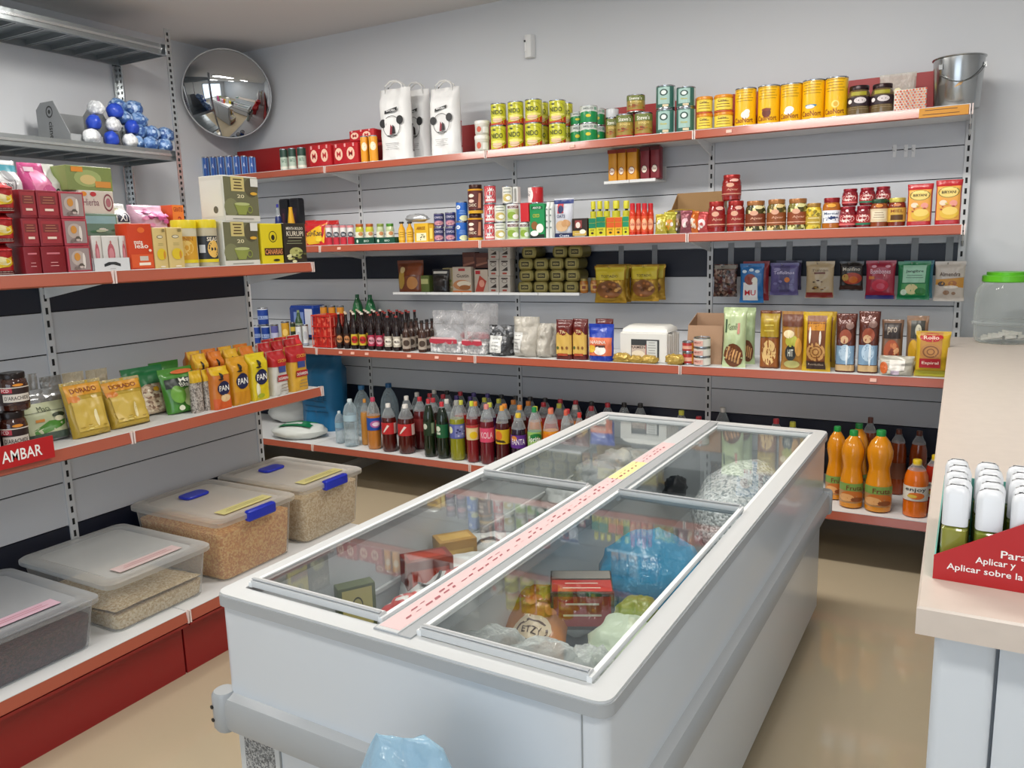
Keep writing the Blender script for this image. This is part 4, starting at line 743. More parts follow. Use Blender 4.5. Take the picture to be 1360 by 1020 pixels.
q = Pr(lambda u, v, l: (u * .055, -.0352 - l, v * .055), 1); q.rect(-.66, .18, .66, .82, '#a3985a').rect(-.5, .3, .5, .7, '#2e2a18').txt('SARDINA', 0, .5, .8, .2, '#cdbf7a'); p.part('tin_print', q.b)
rows = [(682, [(0, 0), (1, 0), (2, 0), (3, 0)]), (684, [(0, 1), (1, 1), (2, 1), (3, 1)]), (683, [(0, 2), (1, 2), (2, 2), (3, 2)]), (688, [(0, 3), (2, 3), (3, 3)])]
for j, (x, cells) in enumerate(rows):
    for (i, _) in cells: put(p, 'fish_tin', f'olive oval fish tin, {ORD[i]} column from the left, {ORD[j]} row from the bottom', 'tin', 'H', x + i * 21, x + i * 21 + 20.5, 0, z=1.2755 + j * .07, h=.069, off=.02, dep=.14, group='stacked olive fish tins')
hj = jar('#b4702a', '#9a8a4a', lambda q: q.rect(-.8, .2, .8, .6, '#d9a85a').rect(-.3, .3, .3, .5, '#8a3a1a'), r=.03, h=.09)
B(hj, 'honey_jar', 'tiny amber jar, {n} of two beside the stacked fish tins', 'jar', 'H', [(770, 781.5), (784, 796)], [370, 369], off=.015, group='tiny amber jars')

# ================================================================== bags on hooks
def hang(px0, px1, yt, ybt, y, p, lbl, hook=True, name='candy_bag', rz=0, gr=None, dz=0):
    xc = (px0 + px1) / 2; t = on(1, y, xc, yt); b = on(1, y, xc, ybt); w = (on(1, y, px1, (yt + ybt) / 2) - on(1, y, px0, (yt + ybt) / 2)).x
    inst(p, name, lbl, 'bag', (b.x, y, b.z), (w / p.w, 1, (t.z - b.z) / p.h), rz, .0, gr)
    if hook:
        k = MB(); k.box((t.x - .016, -.004, t.z - .02), (t.x + .016, -.0005, 1.545), mat('#8d9094', .45)); k.tube([(t.x, -.003, t.z - .012), (t.x, -.2, t.z - .012), (t.x, -.21, t.z - .004)], .0022, mat('#c8cacc', .25, 1)); ob('wire_hook', k.mesh('wire_hook'), ROOTB)
gold = bag(mat('#b08a2e', .25, .45, .6, 28), lambda q: q.rect(-.92, .62, .92, .96, '#cdb82a').txt('TOSTADO', 0, .72, 1.1, .07, '#3a2a12').ell(0, .36, .85, .24, '#7a4a22').blobs(0, .36, .75, .2, 10, .14, ['#a86a34', '#5a3418', '#c99a5a'], 3), .2, .05, .26, 'pillow', seed=50, crink=.008)
hang(836, 884, 351, 398, -.1, gold, 'gold bag hanging behind the right front gold bag', False, gr='gold hanging bags', name='nut_bag'); hang(792, 838, 351, 401, -.1, gold, 'gold bag hanging behind the left front gold bag', False, gr='gold hanging bags', name='nut_bag')
hang(790, 832, 353, 402, -.17, gold, 'front gold bag with yellow label, left one hanging under the second shelf', gr='gold hanging bags', name='nut_bag'); hang(838, 875, 352, 400, -.17, gold, 'front gold bag with yellow label, right one hanging under the second shelf', gr='gold hanging bags', name='nut_bag')
C_ = lambda body, pr_, sd: bag(body, pr_, .13, .035, .18, 'pillow', seed=sd, crink=.004)
hang(947, 979, 351, 394, -.13, C_(speck(['#3a2622', '#5a3a30', '#1e1614', '#8a7468', '#6a4a3e', '#4a1e20'], 70, .22), lambda q: q.rect(-.9, .86, .9, .97, '#8a857c'), 60), 'clear bag of dark chocolates, leftmost of the hanging sweets')
hang(986, 1021, 347, 399, -.08, C_('#a8323a', None, 61), 'red bag hanging behind the blue sweets bag', False)
hang(982, 1014, 350, 402, -.15, C_('#1c6cae', lambda q: q.rect(-.7, .06, .55, .52, '#e9e9ea').txt('MU', -.08, .26, .95, .14, '#c4202e').ell(-.1, .6, .5, .14, '#8a3a30').ell(.3, .56, .25, .1, '#e8e6da').ell(-.6, .8, .2, .04, '#cfe0ee').ell(.5, .8, .2, .04, '#cfe0ee').ell(0, .84, .2, .04, '#cfe0ee'), 62), 'bright blue sweets bag with red letters on a hook')
hang(1030, 1064, 346, 385, -.08, C_('#3c3458', None, 63), 'dark purple bag hanging behind the violet sweets bag', False)
hang(1022, 1060, 349, 392, -.15, C_('#5c5488', lambda q: q.rect(-.3, .1, .4, .9, '#4a4470').txt('Toffelinos', 0, .7, 1.5, .1, '#c9c2e0').ell(.25, .48, .2, .08, '#d07a3a').ell(-.5, .8, .25, .05, '#8a84b0').blobs(0, .25, .8, .2, 8, .15, ['#4a4474', '#7a74a4'], 4), 64), 'violet sweets bag with pale script on a hook')
hang(1069, 1107, 347, 396, -.14, C_('#b8a27e', lambda q: q.rect(-.95, .02, .95, .16, '#8a2a24').txt('Turron', 0, .76, 1.2, .07, '#7a6a4a').rect(-.4, .66, .4, .71, '#6a3a2a').blobs(0, .36, .8, .14, 12, .12, ['#3a2a20', '#a8803a', '#5a3a26'], 6), 65), 'beige sweets bag with dark red lower edge on a hook')
hang(1114, 1146, 347, 386, -.13, C_('#231d1c', lambda q: q.txt('Monfino', 0, .74, 1.5, .12, '#cdc6b8').ell(.1, .42, .85, .2, '#a83a24').ell(-.5, .45, .3, .12, '#b8954a').ell(.2, .38, .4, .12, '#c96a2a').rect(-.95, .04, .95, .18, '#3a1c14'), 66), 'black sweets bag with orange picture on a hook')
hang(1148, 1188, 346, 397, -.15, C_('#9e1c38', lambda q: q.rect(-.95, .0, .95, .1, '#2a2a74').txt('Bombones', 0, .72, 1.4, .12, '#e8c0cc').ell(-.45, .85, .18, .035, '#e2a8b8').ell(.5, .85, .18, .035, '#e2a8b8').rect(-.8, .52, -.4, .6, '#c9702a').ell(.0, .36, .6, .16, '#c42a44').ell(.05, .34, .3, .08, '#cf5a70'), 67), 'crimson sweets bag with blue bottom edge on a hook')
hang(1198, 1238, 346, 396, -.08, C_('#3a8aa0', None, 68), 'teal bag hanging behind the green sweets bag', False)
hang(1190, 1234, 347, 398, -.15, C_('#0e7a4a', lambda q: q.rect(-.72, .45, .72, .9, '#9fd0b4', .05).txt('Jengibre', .05, .74, 1.1, .08, '#1a2a24').lines(.05, .58, .64, 1.1, 2, '#2a4a3a').rect(-.8, .12, .75, .42, '#4a9a5a', .05).ell(-.1, .28, .4, .14, '#d9d09a').ell(.45, .22, .35, .1, '#2a7a3a').ell(-.6, .2, .2, .08, '#cfe6d0'), 69), 'green sweets bag with pale green label on a hook')
hang(1239, 1280, 347, 400, -.15, C_('#c9c0b6', lambda q: q.txt('Almendra', 0, .68, 1.4, .1, '#5a4434').poly([(-.95, .42), (.95, .34), (.95, .6), (-.95, .55)], '#c9903a').ell(.2, .45, .3, .07, '#a86a3a').ell(-.55, .44, .25, .06, '#4a3a34').ell(-.2, .22, .22, .06, '#9a7a60').ell(.3, .2, .14, .04, '#9a7a60').ell(.1, .36, .5, .04, '#e8dfd4'), 70), 'off-white sweets bag with orange swirl at the right end')

# ================================================================== back wall, third shelf
bcan = can('#1c3f94', lambda q: q.rect(-1, .35, 1, .55, '#9fb4dc').txt('BULL', 0, .45, 1, .14, '#1c2f74').rect(-1, .9, 1, .96, '#c9d2e2'), h=.12)
z = put(bcan, 'beer_can', 'blue drink can, left of the bottom pair by the shelf post', 'can', 'M', 336, 347, 432, off=.03, group='blue beer cans'); put(bcan, 'beer_can', 'blue drink can, right of the bottom pair by the shelf post', 'can', 'M', 347.5, 359, 432, off=.03, group='blue beer cans')
put(bcan, 'beer_can', 'blue drink can standing on the pair by the shelf post', 'can', 'M', 342, 356.5, 409, z=z + .002, off=.03, group='blue beer cans')
put(can('#5a5a9a', lambda q: q.rect(-1, .3, 1, .6, '#b8bcd8'), h=.12), 'beer_can', 'violet and silver can beside the blue cans', 'can', 'M', 360, 370.5, 431, off=.04)
put(can('#c8962a', lambda q: q.rect(-1, .06, 1, .16, '#8a5a1a').ell(0, .55, .5, .15, '#e6c26a'), h=.14), 'beer_can', 'golden yellow can on the third shelf', 'can', 'M', 374, 385, 427, off=.05)
put(can('#2a3a2c', lambda q: q.rect(-1, .6, 1, .8, '#c9b24a'), h=.14), 'beer_can', 'dark green can with gold band behind the golden can', 'can', 'M', 386, 393, 428, off=.1)
whc = can('#d5d8da', lambda q: q.ell(0, .5, .5, .2, '#b8bcc4').rect(-1, .08, 1, .14, '#8a94a8'), h=.13)
B(whc, 'beer_can', 'white drink can, {n} of two beside the red mesh crate', 'can', 'M', [(393, 401.5), (402, 410)], [432, 431], off=.05, group='white drink cans')
put(carton('#1f3c8c', lambda q: q.rect(-.6, .2, .2, .8, '#7f96cf').rect(.3, .1, .9, .9, '#d8dce8'), .2, .12, .13, r=.015, rough=.2), 'drink_pack', 'blue shrink-wrapped can pack at the back of the third shelf', 'pack', 'M', 384, 417, 406, off=.36, z=.94)
put(bottle('small', '#35543a', '#8a9a6a', (.2, .6, '#9aa890'), r=.03, h=.14, fill=.94), 'small_bottle', 'small green bottle in front of the blue can pack', 'bottle', 'M', 392, 402.5, 412, off=.2)
p = Proto(.17, .17, .2); m = MB(); RM = speck(['#c03028', '#b02820', '#d8604a', '#a0201c'], 55, .35)
rbox(m, .16, .16, .19, .01, RM); p.part('fruit_net', m); m = MB()
for k in range(5):
    for e in (0, 1): m.box((-.085 + .0425 * k - .003, -.085 + e * .166, 0), (-.085 + .0425 * k + .003, -.081 + e * .166, .2), mat('#c4281f', .4)); m.box((-.085 + e * .166, -.085 + .0425 * k - .003, 0), (-.081 + e * .166, -.085 + .0425 * k + .003, .2), mat('#d98a7a', .4))
for z in (.01, .07, .13, .195): m.box((-.086, -.086, z - .004), (.086, -.082, z + .004), mat('#c4281f', .4)); m.box((-.086, .082, z - .004), (.086, .086, z + .004), mat('#c4281f', .4)); m.box((-.087, -.086, z - .004), (-.083, .086, z + .004), mat('#d98a7a', .4)); m.box((.083, -.086, z - .004), (.087, .086, z + .004), mat('#c4281f', .4))
p.part('lattice', m); put(p, 'red_crate', 'small red lattice crate beside the dark bottles', 'crate', 'M', 414, 440, 418.5, off=.02, dep=.15)
ocan = can('#d08a2a', lambda q: q.rect(-1, .3, 1, .5, '#e8b860'), h=.16)
B(ocan, 'drink_can', 'orange can behind the red lattice crate, {n} of three', 'can', 'M', [(426, 436), (437, 447), (448, 458)], 406, off=.26, z=.96, group='orange cans behind the crate')
def drk(lc, tx, nl=None): return bottle('beer', '#1e1010', '#8a2a24' if nl is None else nl, (.12, .42, lc), lambda q: (q.ell(0, .27, .7, .1, tx), q.txt('Malta', 0, .27, 1, .07, '#3a1a18')), r=.032, h=.24, fill=.96, capr=.42, caph=.04)
kinds = [(drk('#3a2018', '#c98a5a', '#c9b8a0'), 'brown label', 2, 446, 9.8), (drk('#d0b83a', '#c22a2a', '#d8cfc0'), 'yellow and red label', 2, 465.5, 10.8), (drk('#b02a4a', '#e0a0b0'), 'crimson label', 2, 488, 10.6), (drk('#c9c0b0', '#efe9dc'), 'cream oval label', 2, 510, 11.5)]
for pb, nm, n, x, st in kinds:
    for i in range(n):
        put(pb, 'malt_bottle', f'dark malt bottle with {nm}, {["left", "right"][i]} of the front pair', 'bottle', 'M', x + i * st, x + (i + 1) * st - .6, [415, 415.5, 417, 419.5][kinds.index((pb, nm, n, x, st))], off=.02, group='dark malt bottles')
        for r_ in (1, 2, 3):
            put(pb, 'malt_bottle', f'dark malt bottle with {nm}, {["left", "right"][i]} one in the {ORD[r_]} row', 'bottle', 'M', x + i * st + r_ * 8 + 1, x + (i + 1) * st + r_ * 8 - .6, 410, h=.24, off=.02 + .085 * r_, group='dark malt bottles')
brn = bottle('beer', '#3a2014', '#1a1210', (.1, .45, '#b0a294'), lambda q: q.ell(0, .28, .6, .1, '#4a3a30'), r=.034, h=.19, fill=.96, capr=.42)
for i in range(6): put(brn, 'beer_bottle', f'small brown beer bottle, {ORD[i]} from the left before the clear bags', 'bottle', 'M', 534 + 7 * i, 545.5 + 7 * i, 431, h=.2, off=.015 + .065 * (i % 3), group='small brown beer bottles')
grb = bottle('soda', '#1d6a3a', '#14603a', r=.045, h=.34, fill=.94)
B(grb, 'soda_bottle', 'tall green soda bottle standing behind the malt bottles, {n} of two', 'bottle', 'M', [(468, 484), (485, 501)], [391, 391.5], off=.41, group='tall green soda bottles')
# clear bags and packs
clr = lambda sd, low, band: bag(film('#d6d2d4', .5, .15, 3, .9, 26), None, .3, .14, .26, 'slump', seed=sd, crink=.02)
def clearpack(sd):
    p = bag(film('#dddcdd', .2, .1, 2.2, 1.0, 34), None, .3, .15, .26, 'slump', seed=sd, crink=.022); m = MB(); rbox(m, .27, .12, .07, .015, speck(['#c9c6c4', '#dddbd8', '#aeb0b4', '#efeeec'], 60, .4), .004); p.part('contents', m)
    q = Pr(lambda u, v, l: (u * .12, -.075 - l, .06 + v * .035), 1); q.poly([(-1, .2), (-.5, 0), (0, .2), (.5, 0), (1, .2), (1, .9), (-1, .9)], '#b83a4a').rect(-.9, .9, .9, 1.2, '#e2b8bc'); p.part('pink_label', q.b); return p
put(clearpack(80), 'clear_bag', 'crinkled clear bag with pink label, left one beside the beer bottles', 'bag', 'M', 565, 611, 414, off=.02, dep=.16); put(clearpack(81), 'clear_bag', 'crinkled clear bag with pink label, right one beside the black bag', 'bag', 'M', 609, 643, 418, off=.02, dep=.14)
put(clearpack(85), 'clear_bag', 'crinkled clear bag standing behind the other clear bags', 'bag', 'M', 606, 655, 404, off=.26, dep=.14)
put(bag(speck(['#2a2a2c', '#55575a', '#8a8c90', '#3a3b3d'], 40, .25), lambda q: q.rect(-.8, .12, .35, .66, '#dedfdc').lines(-.2, .24, .56, .7, 4, '#8a8c8a'), .2, .12, .24, 'slump', seed=82, crink=.012), 'bean_bag', 'black bag with white paper label on the third shelf', 'bag', 'M', 643, 676, 433, off=.02, dep=.13)
fl = lambda sd, lb: bag(mat('#b8b3a8', .3, 0, .6, 30), (lambda q: q.rect(-.85, .12, -.05, .62, '#dcdcd8').lines(-.45, .2, .54, .6, 5, '#9a9a98')) if lb else None, .22, .13, .28, 'slump', seed=sd, crink=.012)
put(fl(83, 1), 'flour_bag', 'pale flour bag with white label, leftmost of three', 'bag', 'M', 675, 710, 422, off=.02, dep=.14); put(fl(84, 0), 'flour_bag', 'pale flour bag, middle of three', 'bag', 'M', 707, 727, 431, off=.03, dep=.13); put(fl(86, 0), 'flour_bag', 'pale flour bag, right of three beside the coffee packs', 'bag', 'M', 720, 738, 431, off=.08, dep=.12)
tia = bag('#5e1c18', lambda q: q.rect(-.95, .14, .95, .62, '#d8b25a').poly([(-.95, .6), (-.4, .72), (.4, .72), (.95, .6)], '#d8b25a').ell(0, .7, .5, .09, '#7a2018').txt('TIA', 0, .7, .7, .08, '#f0dcb0').rect(-.6, .1, .6, .16, '#b04a2a').ell(-.6, .3, .15, .04, '#4a5a2a').ell(.5, .3, .15, .04, '#8a5a2a').ell(-.05, .3, .15, .04, '#8a5a2a'), .13, .08, .22, 'brick', 7, seed=87, crink=.003)
put(tia, 'coffee_pack', 'brown and gold coffee pack, left of the front two', 'pack', 'M', 735.5, 759, 425, off=.02, group='brown coffee packs'); put(tia, 'coffee_pack', 'brown and gold coffee pack, right of the front two', 'pack', 'M', 758, 779, 424, off=.035, group='brown coffee packs')
put(tia, 'coffee_pack', 'brown coffee pack standing behind the blue and orange bag', 'pack', 'M', 788, 812, 424, off=.2, group='brown coffee packs')
put(bag('#1c3ca8', lambda q: q.rect(-.95, .16, .95, .64, '#d9704a').txt('HARINA', -.1, .52, 1.3, .09, '#efe2d6').ell(.1, .3, .5, .12, '#efe6dc').rect(-.3, .38, .5, .44, '#4a2a2a').ell(-.6, .34, .3, .1, '#e2b83a'), .16, .09, .21, 'stand', seed=88, crink=.006, pu=5), 'flour_bag', 'bright blue bag with orange label on the third shelf', 'bag', 'M', 778, 812, 431, off=.012)
p = Proto(.3, .2, .2); m = MB(); WP = mat('#e4e3dd', .45, 0, .3, 12)
for k in range(6): rbox(m, .3 - .006 * (k % 2), .03, .195 - .008 * (k % 3), .008, WP, 0, .004 * (k % 2), -.085 + k * .033)
p.part('paper_packs', m); q = Pr(lambda u, v, l: (u * .15, -.101 - l, v * .2), 1); q.rect(-.5, .1, .68, .76, '#3a3c3e').rect(-.48, .12, .12, .56, '#c9b8ac').txt('RAMEN', -.2, .5, .6, .09, '#4a3a34').ell(-.2, .26, .28, .14, '#e8ddc8').rect(.12, .2, .14, .6, '#b83030').rect(.16, .12, .6, .72, '#d3d5d2').lines(.38, .24, .66, .34, 6, '#9a9c9a'); p.part('label', q.b)
m = MB(); m.loft([[(x, y, z) for x, y in rrect(.3 - e, .17 - e, .02, 2)] for e, z in ((0, .196), (.01, .215), (.06, .235))], WP); p.part('folded_top', m)
put(p, 'tissue_pack', 'large white block pack with dark framed label on the third shelf', 'pack', 'M', 822, 886, 441, off=.06, dep=.22)
for i, (a, b, t) in enumerate([(812, 836, 470), (832, 852, 473), (848, 872, 473), (882, 906, 471)]):
    put(crumple(mat('#b89a4a', .25, .3, .5, 40), .14, .08, .05, 40 + i, .3), 'snack_bag', f'small gold snack bag lying on the shelf edge, {ORD[i]} from the left', 'bag', 'M', a, b, t, off=.004, dep=.055, group='gold snack bags before the white pack')
p = Proto(.24, .16, .24); m = MB(); KR2 = mat('#a8866a', .75, var=.05, vs=14)
m.box((-.12, -.08, 0), (.12, .08, .004), KR2); m.box((-.12, .076, 0), (.12, .08, .24), KR2); m.loft([[(x, y, z) for y, z in ((-.08, 0), (-.076, 0), (-.05, .19), (-.054, .19))] for x in (-.12, .12)], KR2)
for s in (-1, 1): m.loft([[(s * .12 + e, y, z) for y, z in ((-.08, 0), (.08, 0), (.08, .24), (-.05, .19))] for e in (-.002, .002)], KR2)
p.part('carton', m); q = Pr(lambda u, v, l: (u * .12, -.08 + .15 * .19 * v - l, .19 * v), 1); q.txt('VIDA', 0, .82, .7, .12, '#3a2a20').txt('snacks', .1, .66, .8, .1, '#3a2a20'); p.part('print', q.b)
put(p, 'cardboard_box', 'brown cardboard box with printed lettering behind the small cans', 'box', 'M', 911, 958, 420, off=.11, dep=.2)
sc_ = can('#cfcabf', lambda q: q.rect(-1, .2, .1, .7, '#d9a89a').txt('MEAT', -.4, .5, .7, .16, '#8a3028').rect(.2, .15, .9, .85, '#dcd9cf'), h=.06)
stack(sc_, 'small_can', ['small white and red can, bottom of the three', 'small white and red can, middle of the three', 'small white can, top of the three'], 'can', 'M', 921, 944, [473, 461, 447.5], off=.015, group='small stacked cans')
rd = can('#a82a28', lambda q: q.rect(-1, .3, 1, .6, '#e0a890').rect(.5, .1, .9, .9, '#d98a2a'), h=.06)
stack(rd, 'small_can', ['small red can, bottom of two beside the white cans', 'small red can, top of two beside the white cans'], 'can', 'M', 906, 922, [467, 453], off=.04, group='small red cans')
# bread and biscuits
def bb(body, pr_, sd, kind='pillow', d=.09, pu=4): return bag(body, pr_, .17, d, .3, kind, pu=pu, seed=sd, crink=.008)
ck = lambda q, cu, cv, ru, rv: [q.ell(cu, cv, ru, rv, '#6a3a1c')] + [q.poly([(cu - ru * .8 + .28 * ru * k, cv - rv * (.3 + .1 * k)), (cu - ru * .62 + .28 * ru * k, cv - rv * (.3 + .1 * k)), (cu - ru * .3 + .28 * ru * k, cv + rv * (.75 - .12 * k)), (cu - ru * .48 + .28 * ru * k, cv + rv * (.75 - .12 * k))], '#d9a46a') for k in range(5)]
put(bb('#b9c99a', lambda q: (ck(q, .0, .2, .85, .2), q.rect(-.75, .58, -.6, .8, '#2a4a2a'), q.txt('Gatelli', -.05, .68, .9, .1, '#4a5a3a', 0, .15), q.rect(.35, .56, .55, .74, '#c98a7a')), 90), 'biscuit_bag', 'mint green biscuit bag with striped cookies, front one', 'bag', 'M', 957, 989, 409, off=.02, tilt=.08)
put(bb('#a9bb8c', lambda q: (ck(q, .3, .24, .6, .2),), 91), 'biscuit_bag', 'mint green biscuit bag half hidden behind the front one', 'bag', 'M', 975, 1002, 409, off=.15)
put(bb('#6a3a16', lambda q: q.rect(-.9, .55, .9, .95, '#a88a1e').rect(-.9, .03, .9, .53, '#8a4e1c').ell(0, .28, .7, .22, '#dcb878').lines(0, .66, .85, 1, 3, '#d8c45a'), 92, 'brick', .1, 8), 'bread_loaf', 'wrapped loaf with slice picture and yellow top', 'bread', 'M', 1007, 1036, 413, off=.06)
put(bb('#a8752e', lambda q: q.ell(0, .5, .6, .1, '#b8b84a').ell(-.3, .62, .5, .07, '#efdcb0', 16, .4).ell(-.1, .3, .5, .14, '#2e302c').txt('HIT', -.1, .3, .5, .12, '#e8e6d8').ell(.6, .4, .3, .16, '#d9a04a').ell(0, .1, .7, .07, '#c9c47a').rect(-.9, .75, .9, .95, '#6a3a24'), 93), 'biscuit_bag', 'brown and green biscuit bag between the loaf and the yellow bag', 'bag', 'M', 1036, 1067, 414, off=.03)
put(bb('#c9a41e', lambda q: q.rect(-.68, .06, .68, .94, '#7a4420').rect(-.6, .7, .6, .84, '#cf8a24').ell(0, .34, .68, .16, '#c99656').ring(0, .34, .5, .11, '#8a5426', .8).ring(0, .34, .25, .06, '#8a5426', .7).rect(-.68, .04, .68, .18, '#3a2018').txt('Rosquillas', 0, .12, 1.1, .05, '#c9b29a').ell(-.45, .62, .08, .14, '#efe2d0', 12, .2).ell(.3, .58, .08, .12, '#f2e8da', 12, -.3), 94), 'biscuit_bag', 'yellow and brown bag with a ring biscuit picture', 'bag', 'M', 1064, 1103, 415, off=.01)
put(bb('#b8921e', lambda q: q.rect(-.6, .1, .6, .9, '#6a3a1c'), 95), 'biscuit_bag', 'yellow and brown bag behind the ring biscuit bag', 'bag', 'M', 1086, 1110, 414, off=.17)
lf = lambda sd: bag(mat('#5a2c22', .15, .1, .8, 26), lambda q: q.rect(-.9, .14, .9, .46, '#7f9fba').ell(0, .34, .6, .14, '#b8d0e2').rect(-.95, .03, .95, .13, '#c9a878').ell(0, .62, .6, .12, '#9a4a30').ell(-.1, .56, .4, .07, '#dcb48a').ell(.2, .3, .12, .18, '#e6f0f6', 12, -.2).ell(.4, .8, .4, .06, '#8a6a60'), .15, .1, .27, 'brick', 6, seed=sd, crink=.006)
put(lf(96), 'bread_loaf', 'wrapped loaf with blue label, left of two', 'bread', 'M', 1108, 1137, 417, off=.05, group='blue-labelled loaves'); put(lf(97), 'bread_loaf', 'wrapped loaf with blue label, right of two', 'bread', 'M', 1138, 1168, 414, off=.05, group='blue-labelled loaves')
put(bag('#7a5a44', lambda q: q.rect(-.8, .66, .8, .94, '#2e221e').txt('pro', 0, .8, .9, .14, '#a89a8a').ell(0, .42, .75, .22, '#a8502c').blobs(0, .42, .6, .16, 8, .2, ['#c97a4a', '#7a3420', '#e0a878'], 3).rect(-.9, .12, -.2, .26, '#c9c9b8').rect(-.95, .02, .95, .1, '#c9a070'), .16, .09, .24, 'brick', 6, seed=98, crink=.006), 'bread_loaf', 'wrapped brown cake with dark label beside the blue-labelled loaves', 'bread', 'M', 1169, 1199, 425, off=.06)
put(bag('#8a6a50', lambda q: q.rect(-.6, .62, .7, .92, '#3a3a34').ell(.1, .76, .3, .1, '#d3cdb8').ell(-.3, .4, .5, .2, '#d9a82a').ell(.2, .2, .4, .12, '#efe2b0'), .16, .09, .26, 'pillow', seed=99, crink=.008), 'biscuit_bag', 'tan biscuit bag with black label behind the red and yellow bag', 'bag', 'M', 1202, 1232, 420, off=.09)
put(bag('#c9a424', lambda q: q.rect(-.75, .2, .55, .98, '#b8843a').ell(-.1, .86, .7, .1, '#b0202a').txt('Rollo', -.1, .86, .9, .08, '#efd2c0').ell(-.1, .55, .65, .18, '#b07a3e').ring(-.1, .55, .5, .13, '#7a4a22', .8).ring(-.1, .55, .25, .07, '#7a4a22', .7).rect(-.75, .2, .5, .4, '#a81c26').txt('Espiral', -.1, .3, 1.0, .08, '#f0d8c8').rect(-.95, .02, .95, .14, '#a8a01e'), .2, .08, .22, 'pillow', 4, seed=100, crink=.004), 'biscuit_bag', 'yellow bag with red lettering panels at the end of the third shelf', 'bag', 'M', 1214, 1262, 441, off=.015, tilt=.1)
put(bag('#b8b4a6', lambda q: q.ell(-.75, .4, .25, .3, '#c9622a').rect(-.4, .3, .5, .8, '#e6e2da').rect(-.3, .1, .2, .3, '#b8a8b8'), .2, .06, .09, 'slump', seed=101, crink=.008), 'snack_packet', 'flat grey packet with orange corner lying at the shelf edge', 'packet', 'M', 1166, 1214, 474, off=.004, dep=.08)
# ================================================================== back wall, bottom shelf
WAT = film('#cfe2ea', .3, .05, 2.5, .4, 60)
def wb_(kind, c, lab=None): return bottle(kind, '#bcd6de', c, lab, r=.045, h=.3, fill=.93, bm=WAT, capr=.34)
put(wb_('water', '#c9d6da', (.5, .66, '#8fb6cc')), 'water_bottle', 'small clear water bottle, leftmost in the bottle row', 'bottle', 'B', 445, 458, 546, yb=590)
put(wb_('water', '#c9d6da', (.55, .68, '#aecad8')), 'water_bottle', 'tall clear water bottle in front of the water jug', 'bottle', 'B', 456, 476, 530, yb=595)
put(wb_('jug', '#2a6a9a'), 'water_jug', 'large clear water jug behind, left of two', 'jug', 'B', 469, 494, 512, off=.3); put(wb_('jug', '#1f5a8c'), 'water_jug', 'large clear water jug behind, right of two', 'jug', 'B', 505, 530, 509, off=.4)
def soda(liq, cap, lc=None, tx=None, tc='#fff', fill=.72, lv=(.38, .62), dec=None):
    def pf(q):
        if dec: dec(q)
        if tx: q.txt(tx, 0, sum(lv) / 2, 1.3, (lv[1] - lv[0]) * .45, tc)
    return bottle('soda', liq, cap, (lv[0], lv[1], lc) if lc else None, pf if (tx or dec) else None, fill=fill)
